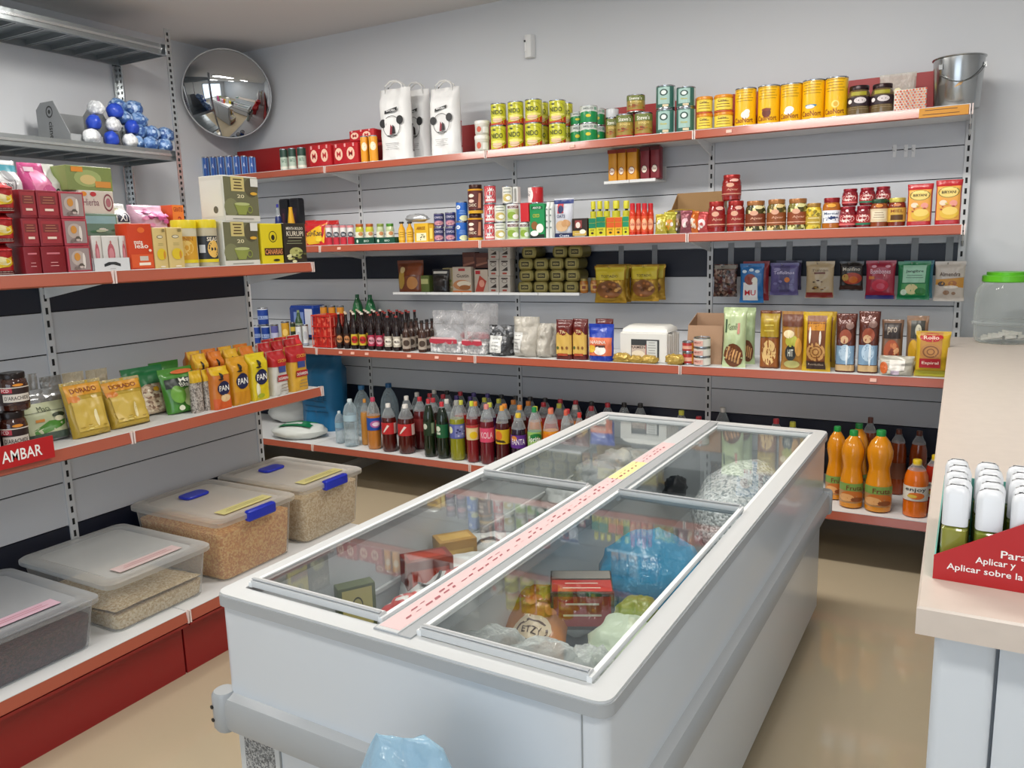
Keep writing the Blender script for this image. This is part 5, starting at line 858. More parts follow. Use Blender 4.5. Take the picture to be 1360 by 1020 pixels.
front = [(soda('#c98a3a', '#c98a3a'), 'amber soda bottle without label behind the blue-label one', 479, 492, 530, 592), (soda('#c07a34', '#b8405a', '#1f4fa8', None, dec=lambda q: q.ell(.25, .5, .6, .07, '#b86aa8', 16, .3).ell(.3, .5, .4, .04, '#efd6ea', 16, .3), fill=.66), 'amber soda bottle with blue label and pink cap', 487, 506, 528, 598),
         (soda('#4a1410', '#e6e2dc', '#c02a2e', None, dec=lambda q: q.poly([(-.6, .42), (-.45, .42), (.1, .56), (-.1, .58)], '#f0dcd6').rect(.55, .39, 1, .61, '#d9c0b8')), 'dark red soda bottle with red label, left of two', 506.5, 527, 536, 600), (soda('#4a1410', '#e6e2dc', '#c02a2e', None, dec=lambda q: q.poly([(-.6, .42), (-.45, .42), (.1, .56), (-.1, .58)], '#f0dcd6').rect(.55, .39, 1, .61, '#d9c0b8')), 'dark red soda bottle with red label, right of two', 528, 551, 537, 602),
         (soda('#14220f', '#b8323a', '#1a3018', None, fill=.9, dec=lambda q: q.ell(-.5, .54, .3, .05, '#c9cfbc').rect(.3, .42, .7, .6, '#8a9a7a')), 'dark green bottle with red cap, left of two', 562, 578.5, 530, 607), (soda('#122014', '#c2303a', '#145a34', None, fill=.9, dec=lambda q: q.ell(-.5, .54, .3, .05, '#d9dfcc').rect(-.7, .44, -.2, .48, '#c9cfc0')), 'dark green bottle with red cap, right of two', 579, 597, 534, 609),
         (soda('#8a8a1e', '#9a9a94', '#5a62a8', None, fill=.7, dec=lambda q: q.ell(-.7, .52, .3, .06, '#e6e6b8').rect(-.2, .4, .8, .6, '#7a80b8').blobs(.2, .5, .6, .09, 8, .12, ['#2a2f6a', '#b8bcd8'], 2)), 'yellow-green drink bottle with blue-violet label', 597, 618, 532, 611),
         (soda('#7a1c20', '#c4cc3a', '#e2cf9a', None, dec=lambda q: q.ell(.2, .46, .5, .06, '#e2c41e').rect(-1, .58, 1, .62, '#b83a3a')), 'red drink bottle with cream and yellow label', 619, 636, 533, 612), (soda('#6a1a24', '#d88a84', '#d84a6c', 'KOLA', '#f6cfd6'), 'dark red drink bottle with pink label', 637, 657, 537, 613),
         (soda('#4a1416', '#e0a03a', '#d8b41e', None, dec=lambda q: q.ell(-.4, .52, .4, .08, '#d9702a').poly([(-.9, .42), (.4, .4), (.2, .44), (-.8, .46)], '#3a2a10')), 'dark drink bottle with yellow label', 658, 677, 539, 612), (soda('#241028', '#e2c23a', '#5e2a8a', 'FANTA', '#efe6f4', dec=lambda q: q.ell(-.4, .56, .3, .05, '#d98a3a')), 'dark purple drink bottle with violet label', 678, 700, 549, 617),
         (soda('#4aa06a', '#1d8a4a', '#9cc46a', 'Sprite', '#f2f6ee', fill=.62, dec=lambda q: q.ell(.2, .54, .7, .06, '#157a3a', 16, .3)), 'pale green drink bottle with green cap', 700.5, 720, 541, 619), (soda('#e09020', '#d97a5a', '#e07818', 'FANTA', '#f2e6d0', fill=.66), 'orange drink bottle with salmon cap beside the green one', 721, 743, 543, 621),
         (soda('#d9941e', '#d2604a', '#d98a1e', fill=.66), 'orange drink bottle with red cap beside the freezer edge', 744, 760, 545, 610), (soda('#9a2a20', '#c8302a', '#d0a03a', fill=.66), 'clear red-capped bottle just above the freezer edge', 762, 778, 548, 612)]
for p, lb, a, b, t, y in front:
    if a < 500: put(p, 'soda_bottle', lb, 'bottle', 'B', a, b, t, yb=y)
    else: put(p, 'soda_bottle', lb, 'bottle', 'B', a, b, t, off=.03)
cols = {'dark red': ('#5a1a1c', '#7a2a2a'), 'cola brown': ('#2a1410', '#8a2a24'), 'orange': ('#c9701e', '#c9901e'), 'purple': ('#3a1a3a', '#5a3a7a'), 'clear': ('#8a9496', '#9a9e9c'), 'red': ('#a02a24', '#c04a34')}
capn = {'red': '#b8303a', 'yellow': '#c9c84a', 'orange': '#d98434', 'black': '#26221f', 'violet': '#4a3a7a', 'white': '#d8d4cc', 'green': '#2a7a44'}
rws = [(.15, 531, [('cola brown', 'white'), ('dark red', 'red'), ('cola brown', 'red'), ('clear', 'white'), ('red', 'yellow'), ('dark red', 'orange'), ('purple', 'yellow'), ('cola brown', 'orange'), ('cola brown', 'orange'), ('orange', 'yellow'), ('red', 'red'), ('cola brown', 'red')]),
       (.28, 523, [('clear', 'white'), ('cola brown', 'red'), ('cola brown', 'red'), ('purple', 'violet'), ('purple', 'violet'), ('clear', 'yellow'), ('dark red', 'yellow'), ('dark red', 'orange'), ('dark red', 'orange'), ('red', 'red'), ('red', 'yellow'), ('orange', 'white'), ('dark red', 'red')]),
       (.41, 516, [('clear', 'white'), ('clear', 'black'), ('cola brown', 'red'), ('purple', 'violet'), ('purple', 'violet'), ('clear', 'black'), ('clear', 'black'), ('clear', 'black'), ('cola brown', 'black'), ('dark red', 'red'), ('cola brown', 'red'), ('red', 'black'), ('red', 'red')])]
PC = {}
def free(x, y, r=.046): return all((x - a) ** 2 + (y - b) ** 2 > (r + c) ** 2 for a, b, c, z in POS if abs(z - .2809) < .01)
for r_, (off, _, it) in enumerate(rws):
    n_ = 0
    for i, (c, k) in enumerate(it):
        if (c, k) not in PC: PC[c, k] = bottle('soda', cols[c][0], capn[k], (.36, .6, cols[c][1]), h=.34, fill=.74)
        x = -.42 + .105 * i + .05 * r_ - .06 * (r_ > 0); y = -.6395 + off + .06
        if not free(x, y): continue
        POS.append((x, y, .046, .2809)); inst(PC[c, k], 'soda_bottle', f'{c} drink bottle with {k} cap, {ORD[n_]} from the left in the {ORD[r_ + 1]} row', 'bottle', (x, y, .2809), (1, 1, 1), .4, 0, 'drink bottles in the rear rows'); n_ += 1
for px, py, c, k, lb in ((792, 532, 'cola brown', 'black', 'dark bottle behind the far left freezer corner'), (817, 533, 'cola brown', 'black', 'dark bottle behind the far freezer edge left of the beam'), (905, 545, 'orange', 'yellow', 'yellow-capped bottle peeking over the freezer beside its centre beam'), (928, 553, 'red', 'red', 'red-capped bottle peeking over the freezer beside the shelf post'), (960, 541, 'clear', 'white', 'clear bottle peeking over the far freezer edge'), (1031, 556, 'dark red', 'red', 'dark red bottle cap just above the far freezer edge'), (1053, 560, 'clear', 'yellow', 'yellow-capped clear bottle above the far right freezer edge')):
    q = on(2, .621, px, py); q.y = min(max(q.y, -.58), -.06)
    while not free(q.x, q.y) and q.x < 2.6: q.x += .02
    POS.append((q.x, q.y, .046, .2809)); inst(PC.get((c, k)) or bottle('soda', cols[c][0], capn[k], None, h=.34, fill=.74), 'soda_bottle', lb, 'bottle', (q.x, q.y, .2809), (1, 1, 1), .2, 0, 'drink bottles behind the freezer')
fr_ = lambda l='#b88a5a': bottle('fruit', '#d98a12', '#1d8a3c', (.08, .335, l), lambda q: q.rect(-1, .24, 1, .335, '#7a9a4a').txt('Fruta', .2, .28, 1.0, .06, '#6a2a14').ell(.1, .17, .8, .07, '#c9702a').ell(-.3, .15, .5, .05, '#e2a86a').ell(.4, .13, .4, .03, '#8a4a20'), r=.05, h=.33, fill=.94, capr=.36)
put(fr_(), 'juice_bottle', 'orange juice bottle with green cap half hidden by the freezer', 'bottle', 'B', 1098, 1123, 566, off=.16, group='green-capped juice bottles'); put(fr_(), 'juice_bottle', 'orange juice bottle with green cap, left one of the front pair', 'bottle', 'B', 1117, 1147, 571, yb=677, group='green-capped juice bottles'); put(fr_(), 'juice_bottle', 'orange juice bottle with green cap, right one of the front pair', 'bottle', 'B', 1151, 1185, 571, yb=683, group='green-capped juice bottles')
put(fr_(), 'juice_bottle', 'orange juice bottle with green cap in the row behind the front pair', 'bottle', 'B', 1126, 1152, 562, off=.22, group='green-capped juice bottles')
dk = bottle('enjoy', '#8a3a14', '#5a2a18', (.25, .5, '#7a4a34'), h=.34, fill=.8)
B(dk, 'juice_bottle', 'dark amber bottle in the rear, {n} of three beside the right counter', 'bottle', 'B', [(1144, 1164), (1181, 1203), (1208, 1230)], [554, 570, 572], off=.37, group='dark amber bottles')
en = lambda l, c: bottle('enjoy', l, '#d9b81e', (.3, .56, '#ddd8cc'), lambda q: q.txt('enjoy', 0, .5, 1.3, .08, '#22242a').ell(.05, .4, .5, .06, c).ell(-.2, .39, .3, .03, '#d9b84a').rect(-1, .3, 1, .31, '#7a2a2a'), r=.042, h=.32, fill=.82, capr=.36, caph=.09)
put(en('#d96a10', '#d8702a'), 'juice_bottle', 'orange juice bottle with yellow cap and white label', 'bottle', 'B', 1201, 1232, 610, yb=689); put(en('#a82a1a', '#c23a3a'), 'juice_bottle', 'red juice bottle with yellow cap beside the counter', 'bottle', 'B', 1228, 1252, 604, off=.12)
# sacks at the dark corner
p = bag(mat('#1f6c9c', .4, 0, .3, 10), lambda q: q.txt('CAFESE', .1, .45, 1.1, .06, '#174f74').lines(0, .26, .4, 1.4, 3, '#174f74', .3), .3, .16, .48, 'brick', 7, seed=110, crink=.012)
put(p, 'blue_sack', 'large blue sack standing on the bottom shelf in the corner', 'sack', 'B', 392, 444, 474, yb=571, dep=.2)
p = crumple(mat('#d7dcd8', .35, 0, .4, 14), .4, .3, .1, 9, .12); q = Pr(lambda u, v, l: (u * .12, -.02 + (v - .5) * .16, .1 + l - .012 * u * u), 4); q.rect(-1, 0, 1, 1, '#127a48').lines(0, .3, .7, 1.2, 3, '#6ab08a'); p.part('green_print', q.b)
a = on(2, .2809, 385, 584); inst(p, 'rice_sack', 'flat white sack with green print lying on the bottom shelf', 'sack', (a.x, a.y + .1, .2809), (1, .9, 1), .3)
a = on(2, .2809, 372, 566); inst(crumple(mat('#c9ccca', .35, 0, .4, 14), .42, .3, .16, 10, .12), 'rice_sack', 'white sack behind the flat white sack with green print', 'sack', (a.x - .05, a.y + .2, .2809), (1, 1, 1), .1)

# ================================================================== left shelves, upper
G3 = 'red and yellow biscuit packs'
pkp = bag('#a81c20', lambda q: q.poly([(-.9, .2), (.9, .3), (.9, .62), (.2, .5), (-.9, .68)], '#d8b41e').ell(-.1, .44, .7, .16, '#dccf9a').rect(-.95, .04, .95, .16, '#4a1014').lines(0, .07, .13, 1.4, 2, '#d9c0b0').rect(-.95, .78, .95, .95, '#c0262c'), .2, .12, .14, 'brick', 6, crink=.004)
stack(pkp, 'biscuit_pack', ['red and yellow pack at the left frame edge, bottom of three', 'red and yellow pack at the left frame edge, middle of three', 'red and yellow pack at the left frame edge, top of three'], 'pack', 'L1', -32, 28, [323, 282, 240], off=.02, group=G3, dep=.14)
sp = [carton('#8a2430', lambda q: q.rect(-.85, .1, .85, .92, '#9c2e36').rect(-.7, .5, .7, .8, '#7a3030').lines(0, .55, .75, 1.1, 3, '#b87a5a').lines(0, .3, .34, .8, 1, '#f0d8c8', 2)), carton('#a83a48', lambda q: q.rect(-.85, .1, .85, .92, '#9a8a88').ell(-.1, .55, .6, .28, '#b8a8a0').ell(.35, .45, .12, .3, '#e0d8d0', 12, .2).ell(-.2, .6, .25, .15, '#c98a3a').blobs(0, .3, .6, .2, 6, .16, ['#7a6a64', '#c9b8b0', '#5a5048'], 5)), carton('#7e1420', lambda q: q.lines(0, .75, .78, 1.1, 1, '#c9707a', 2).lines(0, .3, .42, .7, 2, '#e2a8a8'))]
for j, (t, b0) in enumerate(((331, 0), (298, 1), (263, 2))):
    for i, (x0, x1) in enumerate(((30 - 3 * j + 3, 55 - 3 * j), (56 - 3 * j, 88 - 4.5 * j), (90 - 5 * j, 122 - 4.5 * j))):
        kk = 1 if i == 2 else (2 if j == 0 else 0)
        put(sp[kk], 'soap_box', f'small dark red soap box, {["left", "middle", "right"][i]} column, {["bottom", "middle", "top"][j]} row', 'box', 'L1', x0, x1, t, z=1.511 + [0, .0925, .185][j], h=.091, off=.02 + .012 * j, dep=.1, group='small dark red soap boxes')
put(bag('#d5d9da', lambda q: q.rect(-.95, .9, .95, .96, '#3a9aae').ring(-.1, .78, .55, .11, '#5a5a60', .93).ell(.2, .86, .25, .05, '#8a8c90').txt('Plenty', -.1, .77, .8, .07, '#4a4c52', 0, .2), .2, .14, .42, 'brick', 8, seed=112), 'tissue_pack', 'white paper roll pack with blue top edge behind the red packs', 'pack', 'L1', -12, 44, 211, off=.2, dep=.14)
put(bag('#c8508a', lambda q: q.rect(.2, .3, 1, 1, '#d9dcd6').ell(-.3, .8, .5, .14, '#e68ab4').ell(0, .68, .5, .12, '#d86aa0').ell(-.55, .68, .25, .05, '#e6c8d6').txt('So', .62, .72, .5, .1, '#3a4a3a').rect(-.85, .92, -.35, .96, '#e6d0dc'), .16, .14, .42, 'brick', 8, seed=113), 'tissue_pack', 'pink paper roll pack behind the dark red soap boxes', 'pack', 'L1', 46, 95, 216, off=.2, dep=.14)
bxs = [carton('#7a8a4e', lambda q: q.ell(-.1, .5, .6, .35, '#98a868').ell(-.1, .45, .35, .2, '#c9b87a').rect(.2, .15, .9, .4, '#c98a3a').rect(-.8, .75, -.3, .95, '#d98a2a'), .14, .08, .07), carton('#cdc6bc', lambda q: q.txt('Hierba', -.35, .5, .9, .3, '#7a4a5a', 0).ring(.65, .5, .28, .38, '#7a3a48', .8).ell(.65, .5, .14, .2, '#a86a74').ell(-.2, .85, .18, .1, '#b8323a').ell(-.75, .85, .18, .1, '#d98a2a'), .14, .08, .07), carton('#6a8a78', lambda q: q.rect(-.9, .55, .9, .9, '#8ab0b4').blobs(0, .3, .8, .2, 8, .2, ['#4a7a5a', '#b8c9a8', '#d9dccf'], 5), .14, .08, .07), carton('#8a7a5e', None, .14, .08, .07)]
z = 1.511
for j, (x0, x1, t) in enumerate(((112, 160, 313), (112, 157, 284), (106, 152, 253.5), (89, 150, 221))):
    z = put(bxs[[3, 2, 1, 0][j]], 'tea_box', ['brown box at the bottom of the back stack, mostly hidden', 'blue-green flowery box in the back stack', 'white flowery box in the back stack', 'olive green box on top of the back stack'][j], 'box', 'L1', x0, x1, t, z=z, off=.13 + .01 * j, dep=.1)
# display of white boxes with pink ovals
wbx = carton('#d6d3ce', lambda q: q.ell(0, .48, .45, .3, '#b8606a').ell(0, .45, .3, .2, '#d08a90').ell(0, .8, .1, .06, '#b86a6a'), .06, .05, .15, side=lambda q: q.ell(0, .45, .2, .3, '#6a7a6a'))
for i, (a, b) in enumerate(((123, 136), (137, 159), (160, 170))): put(wbx, 'soap_carton', f'white carton with pink oval, {ORD[i]} from the left in the white tray', 'carton', 'L1', a, b, 313, off=.035, z=1.515, dep=.05, group='white cartons with pink ovals')
p = Proto(.16, .1, .06); m = MB(); Wc = mat('#d3d5d6', .5)
m.box((-.08, -.05, 0), (.08, .05, .003), Wc); m.box((-.08, -.05, 0), (.08, -.048, .06), Wc); m.box((-.08, -.05, 0), (-.078, .05, .06), Wc); m.box((.078, -.05, 0), (.08, .05, .06), Wc); p.part('tray', m)
q = Pr(lambda u, v, l: (u * .08, -.05 - l, v * .06), 1); q.poly([(-.45, .35), (-.2, .5), (.2, .5), (.45, .35), (.45, .55), (.2, .7), (-.2, .7), (-.45, .55)], '#2e3234').lines(0, .2, .26, .3, 1, '#7a7c7c'); p.part('tray_print', q.b)
put(p, 'display_tray', 'white card tray holding white cartons with pink ovals', 'tray', 'L1', 125, 174, 342.5, off=.015, dep=.1)
put(carton('#c9401a', lambda q: q.txt('mate', -.2, .6, .7, .08, '#f6ece0').txt('leão', .05, .52, 1.1, .1, '#f6ece0').ell(.1, .86, .3, .06, '#e06a2a').rect(-.9, .05, .9, .34, '#d8582a').rect(-.2, .2, .5, .3, '#c9c0b4').rect(-.3, .1, .65, .16, '#efe2d0').ell(.7, .42, .12, .03, '#f0d8c0'), .1, .07, .2), 'tea_box', 'bright orange tea box beside the white tray', 'box', 'L1', 171, 203.5, 297, off=.02, dep=.07)
pyb = carton('#d0b878', lambda q: q.ell(.05, .78, .45, .04, '#3a3a3c').ell(.05, .78, .38, .03, '#d9cfb0').lines(.05, .58, .62, .8, 2, '#8a8a4a').ell(.1, .36, .7, .14, '#d9bc2a').ell(.5, .34, .16, .1, '#c98a2a').ell(.1, .06, .4, .02, '#efe2c8').rect(.4, .9, .8, .97, '#8a7a4a'), .07, .05, .18)
B(pyb, 'tea_box', 'pale yellow box, {n} of two in front of the yellow-lidded jars', 'box', 'L1', [(204, 222), (223, 244)], [302.5, 302], off=.02, dep=.06, group='pale yellow boxes')
def yj(pf, c): return tub(c, '#d8c41c', pf, r=.06, h=.19, lh=.16, taper=1, lr=1.02)
put(yj(lambda q: q.rect(-1, .2, 1, .78, '#d09a2a').ell(0, .5, .6, .2, '#e0c06a').txt('KRENIN', 0, .72, 1.2, .1, '#a86a1a').rect(-1, .12, 1, .2, '#d9c41c'), '#c9c2a8'), 'spread_tub', 'clear tub with yellow lid and golden label', 'tub', 'L1', 229, 262, 292.5, off=.035)
put(yj(lambda q: q.rect(-1, .2, 1, .78, '#22262c').ell(.55, .45, .45, .22, '#e0b45a').txt('SEAS', .5, .7, .8, .1, '#f0e6d0').rect(-.5, .36, -.05, .56, '#c9ccd0').rect(-1, .12, 1, .2, '#d9c41c'), '#b8ae94'), 'spread_tub', 'clear tub with yellow lid and black label', 'tub', 'L1', 260, 289, 292, off=.02)
def gbox(q): q.rect(-.95, .12, .98, .97, '#6a6a4e').ell(.6, .75, .4, .22, '#55503a').ell(-.6, .3, .4, .2, '#7c7e5a').rect(-1, 0, 1, .12, '#d3d0c6').rect(-.55, .66, .2, .98, '#c8b878').lines(-.17, .72, .92, .5, 4, '#5a4a2a', .6).txt('20', -.05, .55, .4, .08, '#e0d8b0').poly([(-.45, .38), (.4, .38), (.18, .14), (-.25, .14)], '#8a9448').ell(.0, .38, .43, .035, '#b0b87a').ring(.42, .26, .16, .09, '#8a9448', .7).rect(.55, .78, .98, .96, '#dadad2').ell(.7, .62, .2, .035, '#d9a83a').lines(0, .05, .07, 1.2, 1, '#8a8a80', .8)
gb = carton('#cfcfc6', gbox, .2, .15, .2, side=lambda q: q.rect(-.9, .1, .9, .9, '#d6d6ce').ell(.3, .25, .2, .08, '#5a5a4a'))
stack(gb, 'coffee_maker_box', ['white and olive coffee maker box, lower of two', 'white and olive coffee maker box, upper of two'], 'box', 'L1', 297, 344, [293.5, 234], off=.02, dep=.14, group='coffee maker boxes')
put(carton('#d8c41a', lambda q: q.ring(.1, .68, .38, .14, '#1c1a10', .86).ell(.1, .66, .16, .07, '#1c1a10').rect(-.75, .22, .98, .4, '#3a1c14').txt('CANARIAS', .1, .31, 1.6, .13, '#e0945a').ell(.3, .1, .3, .03, '#2a2410'), .1, .07, .19, side=lambda q: q.rect(-.8, .1, .8, .9, '#b8a818')), 'yerba_box', 'yellow tea carton with black emblem near the shelf end', 'box', 'L1', 347, 376, 297, off=.02, dep=.07)
put(carton('#2a241c', lambda q: q.txt('MENTA BOLDO', 0, .87, 1.5, .07, '#e8e2d2').txt('KURUPI', 0, .74, 1.5, .12, '#e0d8c4').lines(0, .64, .66, 1.2, 1, '#c9c0aa', .8).lines(-.1, .5, .56, 1.4, 2, '#a8b08a').ell(.0, .28, .6, .12, '#b0b06a').blobs(0, .18, .85, .14, 12, .2, ['#c9c88a', '#8a8a4a', '#dcd8a8', '#5a5a34'], 8), .1, .07, .19), 'yerba_box', 'dark brown tea carton with pale lettering at the shelf end', 'box', 'L1', 377.5, 407, 296.5, off=.02, dep=.07)
# packs behind
put(bag('#d2d4d4', lambda q: q.rect(-.5, .72, .6, .86, '#1e1e3e').txt('XI', .0, .79, .7, .11, '#efeff2').ell(-.1, .92, .3, .02, '#b8bc9a'), .14, .12, .32, 'brick', 8, seed=120, crink=.004), 'nappy_pack', 'white pack with dark label behind the orange tea box', 'pack', 'L1', 152, 181, 270, off=.22, dep=.12)
put(bag('#d0a8c0', lambda q: q.blobs(.05, .8, .85, .13, 34, .17, ['#b84a8a', '#c86aa0', '#a83a7c', '#d88ab4'], 4), .18, .12, .32, 'brick', 8, seed=121, crink=.004), 'flower_pack', 'pink pack covered with flowers behind the pale yellow boxes', 'pack', 'L1', 185, 231, 272, off=.2, dep=.12)
put(carton('#c9501a', lambda q: q.rect(-1, .6, 1, 1, '#e0782a').txt('GRATIS', 0, .93, 1.6, .07, '#8a2410').txt('2', .2, .75, .7, .14, '#a82a14'), .07, .06, .3), 'orange_box', 'orange box with a number beside the flowery pink pack', 'box', 'L1', 232, 247, 272.5, off=.2, dep=.08)

# ================================================================== left shelves, lower
pj = jar('#3a1a12', '#1c1210', lambda q: q.rect(-1, .18, 1, .62, '#2a1818').rect(-.6, .5, 0, .62, '#b02a3a').txt('PCD', -.35, .56, .4, .08, '#f0dcd8').rect(-.5, .26, .9, .46, '#d6cfc4').txt("D'ARACHIDE", .2, .36, 1.2, .1, '#3a2a26').rect(-1, .62, 1, .645, '#d8cfc4').blobs(0, .22, .9, .03, 8, .1, ['#8a5a3a', '#5a3a2a'], 3).ell(.3, .7, .25, .035, '#d98a2a'), r=.05, h=.15)
stack(pj, 'peanut_jar', ['dark peanut butter jar standing on the shelf behind the red sign', 'dark peanut butter jar stacked on another peanut jar'], 'jar', 'L2', 0, 36, [545, 494], off=.03, group='dark peanut butter jars')
put(pj, 'peanut_jar', 'dark peanut butter jar at the left frame edge', 'jar', 'L2', -40, -3, 547, off=.03, group='dark peanut butter jars')
def lb_(x0, x1, yt, yb, p, name, lbl, tilt=.2, **k): return put(p, name, lbl, 'bag', 'L2', x0, x1, yt, yb=yb, tilt=tilt, **k)
silver = mat('#a9abac', .22, .6, .6, 22)
lb_(36, 99, 517, 588, bag(silver, lambda q: q.rect(-.95, .03, .95, .74, '#c3c9a4').txt('Maca', -.05, .62, .6, .1, '#3a4a34', 0).rect(-.95, .56, .95, .57, '#5a5e4a').poly([(-.95, .1), (.95, .28), (.95, .36), (0, .38), (-.95, .2)], '#4a8a2c').rect(-.95, .03, .95, .16, '#4a5a50').ell(.5, .47, .3, .05, '#2e3a22', 12, .4).ell(.45, .4, .2, .05, '#dcd8b8').rect(-.6, .38, -.2, .43, '#d98a3a'), .17, .07, .25, 'stand', 4, seed=130, crink=.005), 'maca_bag', 'silver-topped bag with pale green label beside the peanut jars', .18)
for i, (a, b, t, f) in enumerate(((28, 58, 497, .21), (60, 90, 499, .23), (90, 119, 494, .24), (121, 150, 490, .26))): put(bag(silver if i < 2 else mat('#b8ae98', .25, .2, .6, 24), lambda q: q.rect(-.7, .2, .7, .5, '#b8b49a'), .16, .07, .25, 'stand', seed=131 + i, crink=.01), 'foil_bag', ['silver foil bag behind the pale green bag, left one', 'silver foil bag behind the pale green bag, right one', 'clear pale bag behind the yellow flour bags, left one', 'clear pale bag behind the yellow flour bags, right one'][i], 'bag', 'L2', a, b, t, off=f, group='rear foil bags')
dor = lambda sd: bag(mat('#b89a3a', .25, 0, .4, 26), lambda q: q.rect(-.9, .74, .9, .94, '#d8982a').txt('DORADO', 0, .83, 1.3, .09, '#7a2a14').poly([(-.9, .62), (-.4, .74), (-.9, .74)], '#d98a2a').rect(-.8, .1, .8, .66, '#c9ab4a').ell(-.6, .68, .25, .06, '#cf7a24').ell(.2, .3, .1, .16, '#efe2b0', 12, .3).blobs(0, .12, .8, .08, 8, .12, ['#e2cf7a', '#a88a2a'], 4), .16, .06, .24, 'stand', 4, seed=sd, crink=.006, seal='#b8a878')
lb_(97, 152, 505, 580, dor(135), 'flour_bag', 'yellow flour bag with orange header, nearer to the pale green bag', .2); lb_(150, 206, 501, 567, dor(136), 'flour_bag', 'yellow flour bag with orange header, leaning beside the bean bag', .28)
lb_(180, 236, 487, 552, bag(speck(['#b8a088', '#d2bea4', '#8a6a58', '#c9b096', '#e0d2ba'], 95, .3), lambda q: q.rect(-1, .62, 1, 1, '#146a38').poly([(-1, .5), (-.2, .62), (-1, .64)], '#146a38').ell(.2, .5, .15, .05, '#d9a82a'), .17, .08, .24, 'stand', 4, seed=137, crink=.004), 'bean_bag', 'clear bag of speckled beans with a green top', .22)
put(bag('#3a7a34', lambda q: q.rect(-.9, .3, .9, .6, '#1c2a2e'), .16, .07, .24, 'stand', seed=138), 'maize_bag', 'green bag half hidden between the beans and the maize bag', 'bag', 'L2', 206, 246, 480, off=.27)
lb_(228, 286, 487, 547, bag('#4a8a34', lambda q: q.rect(-.95, .55, .95, .76, '#14241e', .05).txt('Maíz', .1, .71, .8, .1, '#efefe2').txt('Blanco', .1, .6, 1.0, .1, '#e6e8da').ell(0, .9, .5, .05, '#d8703a').ell(-.1, .3, .35, .22, '#b8c48a', 16, .3).ell(.3, .3, .3, .2, '#dfe2c0', 16, .3).rect(.45, .1, .85, .42, '#cfd6b0').ell(-.6, .1, .12, .06, '#e0e2c8').ell(-.6, .4, .3, .2, '#6aa03a', 16, .3), .17, .07, .24, 'stand', 4, seed=139, crink=.004), 'maize_bag', 'green white-maize bag with black band', .2)
sd_ = bag(speck(['#8a827a', '#a8a098', '#6a625c', '#b8b0a6'], 120, .3), lambda q: q.rect(-1, .72, 1, 1, '#d0a81e'), .1, .06, .24, 'brick', 5, seed=140)
for i, (a, b, t) in enumerate(((256, 272, 492), (272, 284, 490))): put(sd_, 'seed_bag', ['grey seed bag with yellow top, left of two', 'grey seed bag with yellow top, right of two'][i], 'bag', 'L2', a, b, t, off=.05, group='grey seed bags')
def pan(c, top, sdc=None, dec=None):
    def f(q):
        if dec: dec(q)
        q.ell(0, .5, .66, .17, '#1c2048').txt('PAN', 0, .5, 1.05, .13, '#f2f0ea').ell(-.2, .8, .16, .07, '#1e1a14', 12, -.6).ell(-.3, .72, .3, .02, '#2a2018')
    return bag(c, f, .12, .07, .22, 'brick', 7, seed=141, crink=.003)
put(pan('#c8742a', 0, dec=lambda q: (q.rect(-.95, .0, .95, .26, '#cf5a24'), q.ell(.1, .26, .55, .09, '#e0c090'), q.rect(-.95, .82, .95, 1, '#d8b01e'))), 'maize_flour_pack', 'orange maize flour pack with round blue emblem', 'pack', 'L2', 284, 310, 487, off=.015, dep=.07)
put(pan('#d0951e', 0, dec=lambda q: q.rect(-.9, .05, .9, .28, '#c9881a')), 'maize_flour_pack', 'golden maize flour pack with round blue emblem', 'pack', 'L2', 309, 335, 474, off=.015, dep=.07)
put(pan('#d8c01c', 0, dec=lambda q: q.ell(-.45, .22, .2, .17, '#e6e2c0', 14, .2).ell(-.2, .1, .4, .05, '#a8b02a')), 'maize_flour_pack', 'lemon yellow maize flour pack with round blue emblem', 'pack', 'L2', 334, 360.5, 469, off=.015, dep=.07)
dn = lambda c: bag(c, lambda q: q.rect(-1, .66, 1, 1, '#b01c22').poly([(-.4, .66), (.6, .66), (.2, .56)], '#b01c22').txt('COCIDA', .2, .78, 1.1, .07, '#e8b04a').rect(-.3, .52, .5, .66, '#3a4a8a').rect(-.55, .32, .85, .46, '#a8202a').txt('DOÑAREPA', .15, .39, 1.2, .08, '#f4eee8').lines(.2, .1, .24, 1, 3, '#8a7a6a', .3), .12, .07, .23, 'brick', 7, seed=142, crink=.003)
put(dn('#cfccc4'), 'maize_flour_pack', 'white and red maize flour pack', 'pack', 'L2', 362, 385, 466, off=.015, dep=.07); put(dn('#d8a83a'), 'maize_flour_pack', 'yellow and red maize flour pack at the shelf end', 'pack', 'L2', 386, 411.5, 459, off=.015, dep=.07)
for r_ in range(2):
    for i in range(5):
        if (r_, i) in ((0, 0), (1, 4)): continue
        a = 242 + i * 21 + r_ * 14; c = ['#d0741e', '#d8901e', '#d0681e', '#d8a41e', '#d8b41e'][i]
        put(pan(c, 0, dec=lambda q: q.rect(-.95, .75, .95, 1, ['#d87a24', '#e0b02a'][(i + r_) % 2])), 'maize_flour_pack', f'orange-yellow maize flour pack, {ORD[i - (r_ == 0)]} from the left in the {["second", "third"][r_]} row', 'pack', 'L2', a, a + 19, 470, h=.225, off=.13 + .1 * r_, dep=.07, group='rear maize flour packs')
    for i in range(3):
        a = 351 + i * 17 + r_ * 5; put(dn(['#cfccc4', '#d8a83a', '#cfccc4'][i]), 'maize_flour_pack', f'red-topped maize flour pack, {ORD[i]} from the left in the {["second", "third"][r_]} row', 'pack', 'L2', a, a + 16, 460, h=.232, off=.11 + .1 * r_, dep=.07, group='rear red-topped flour packs')

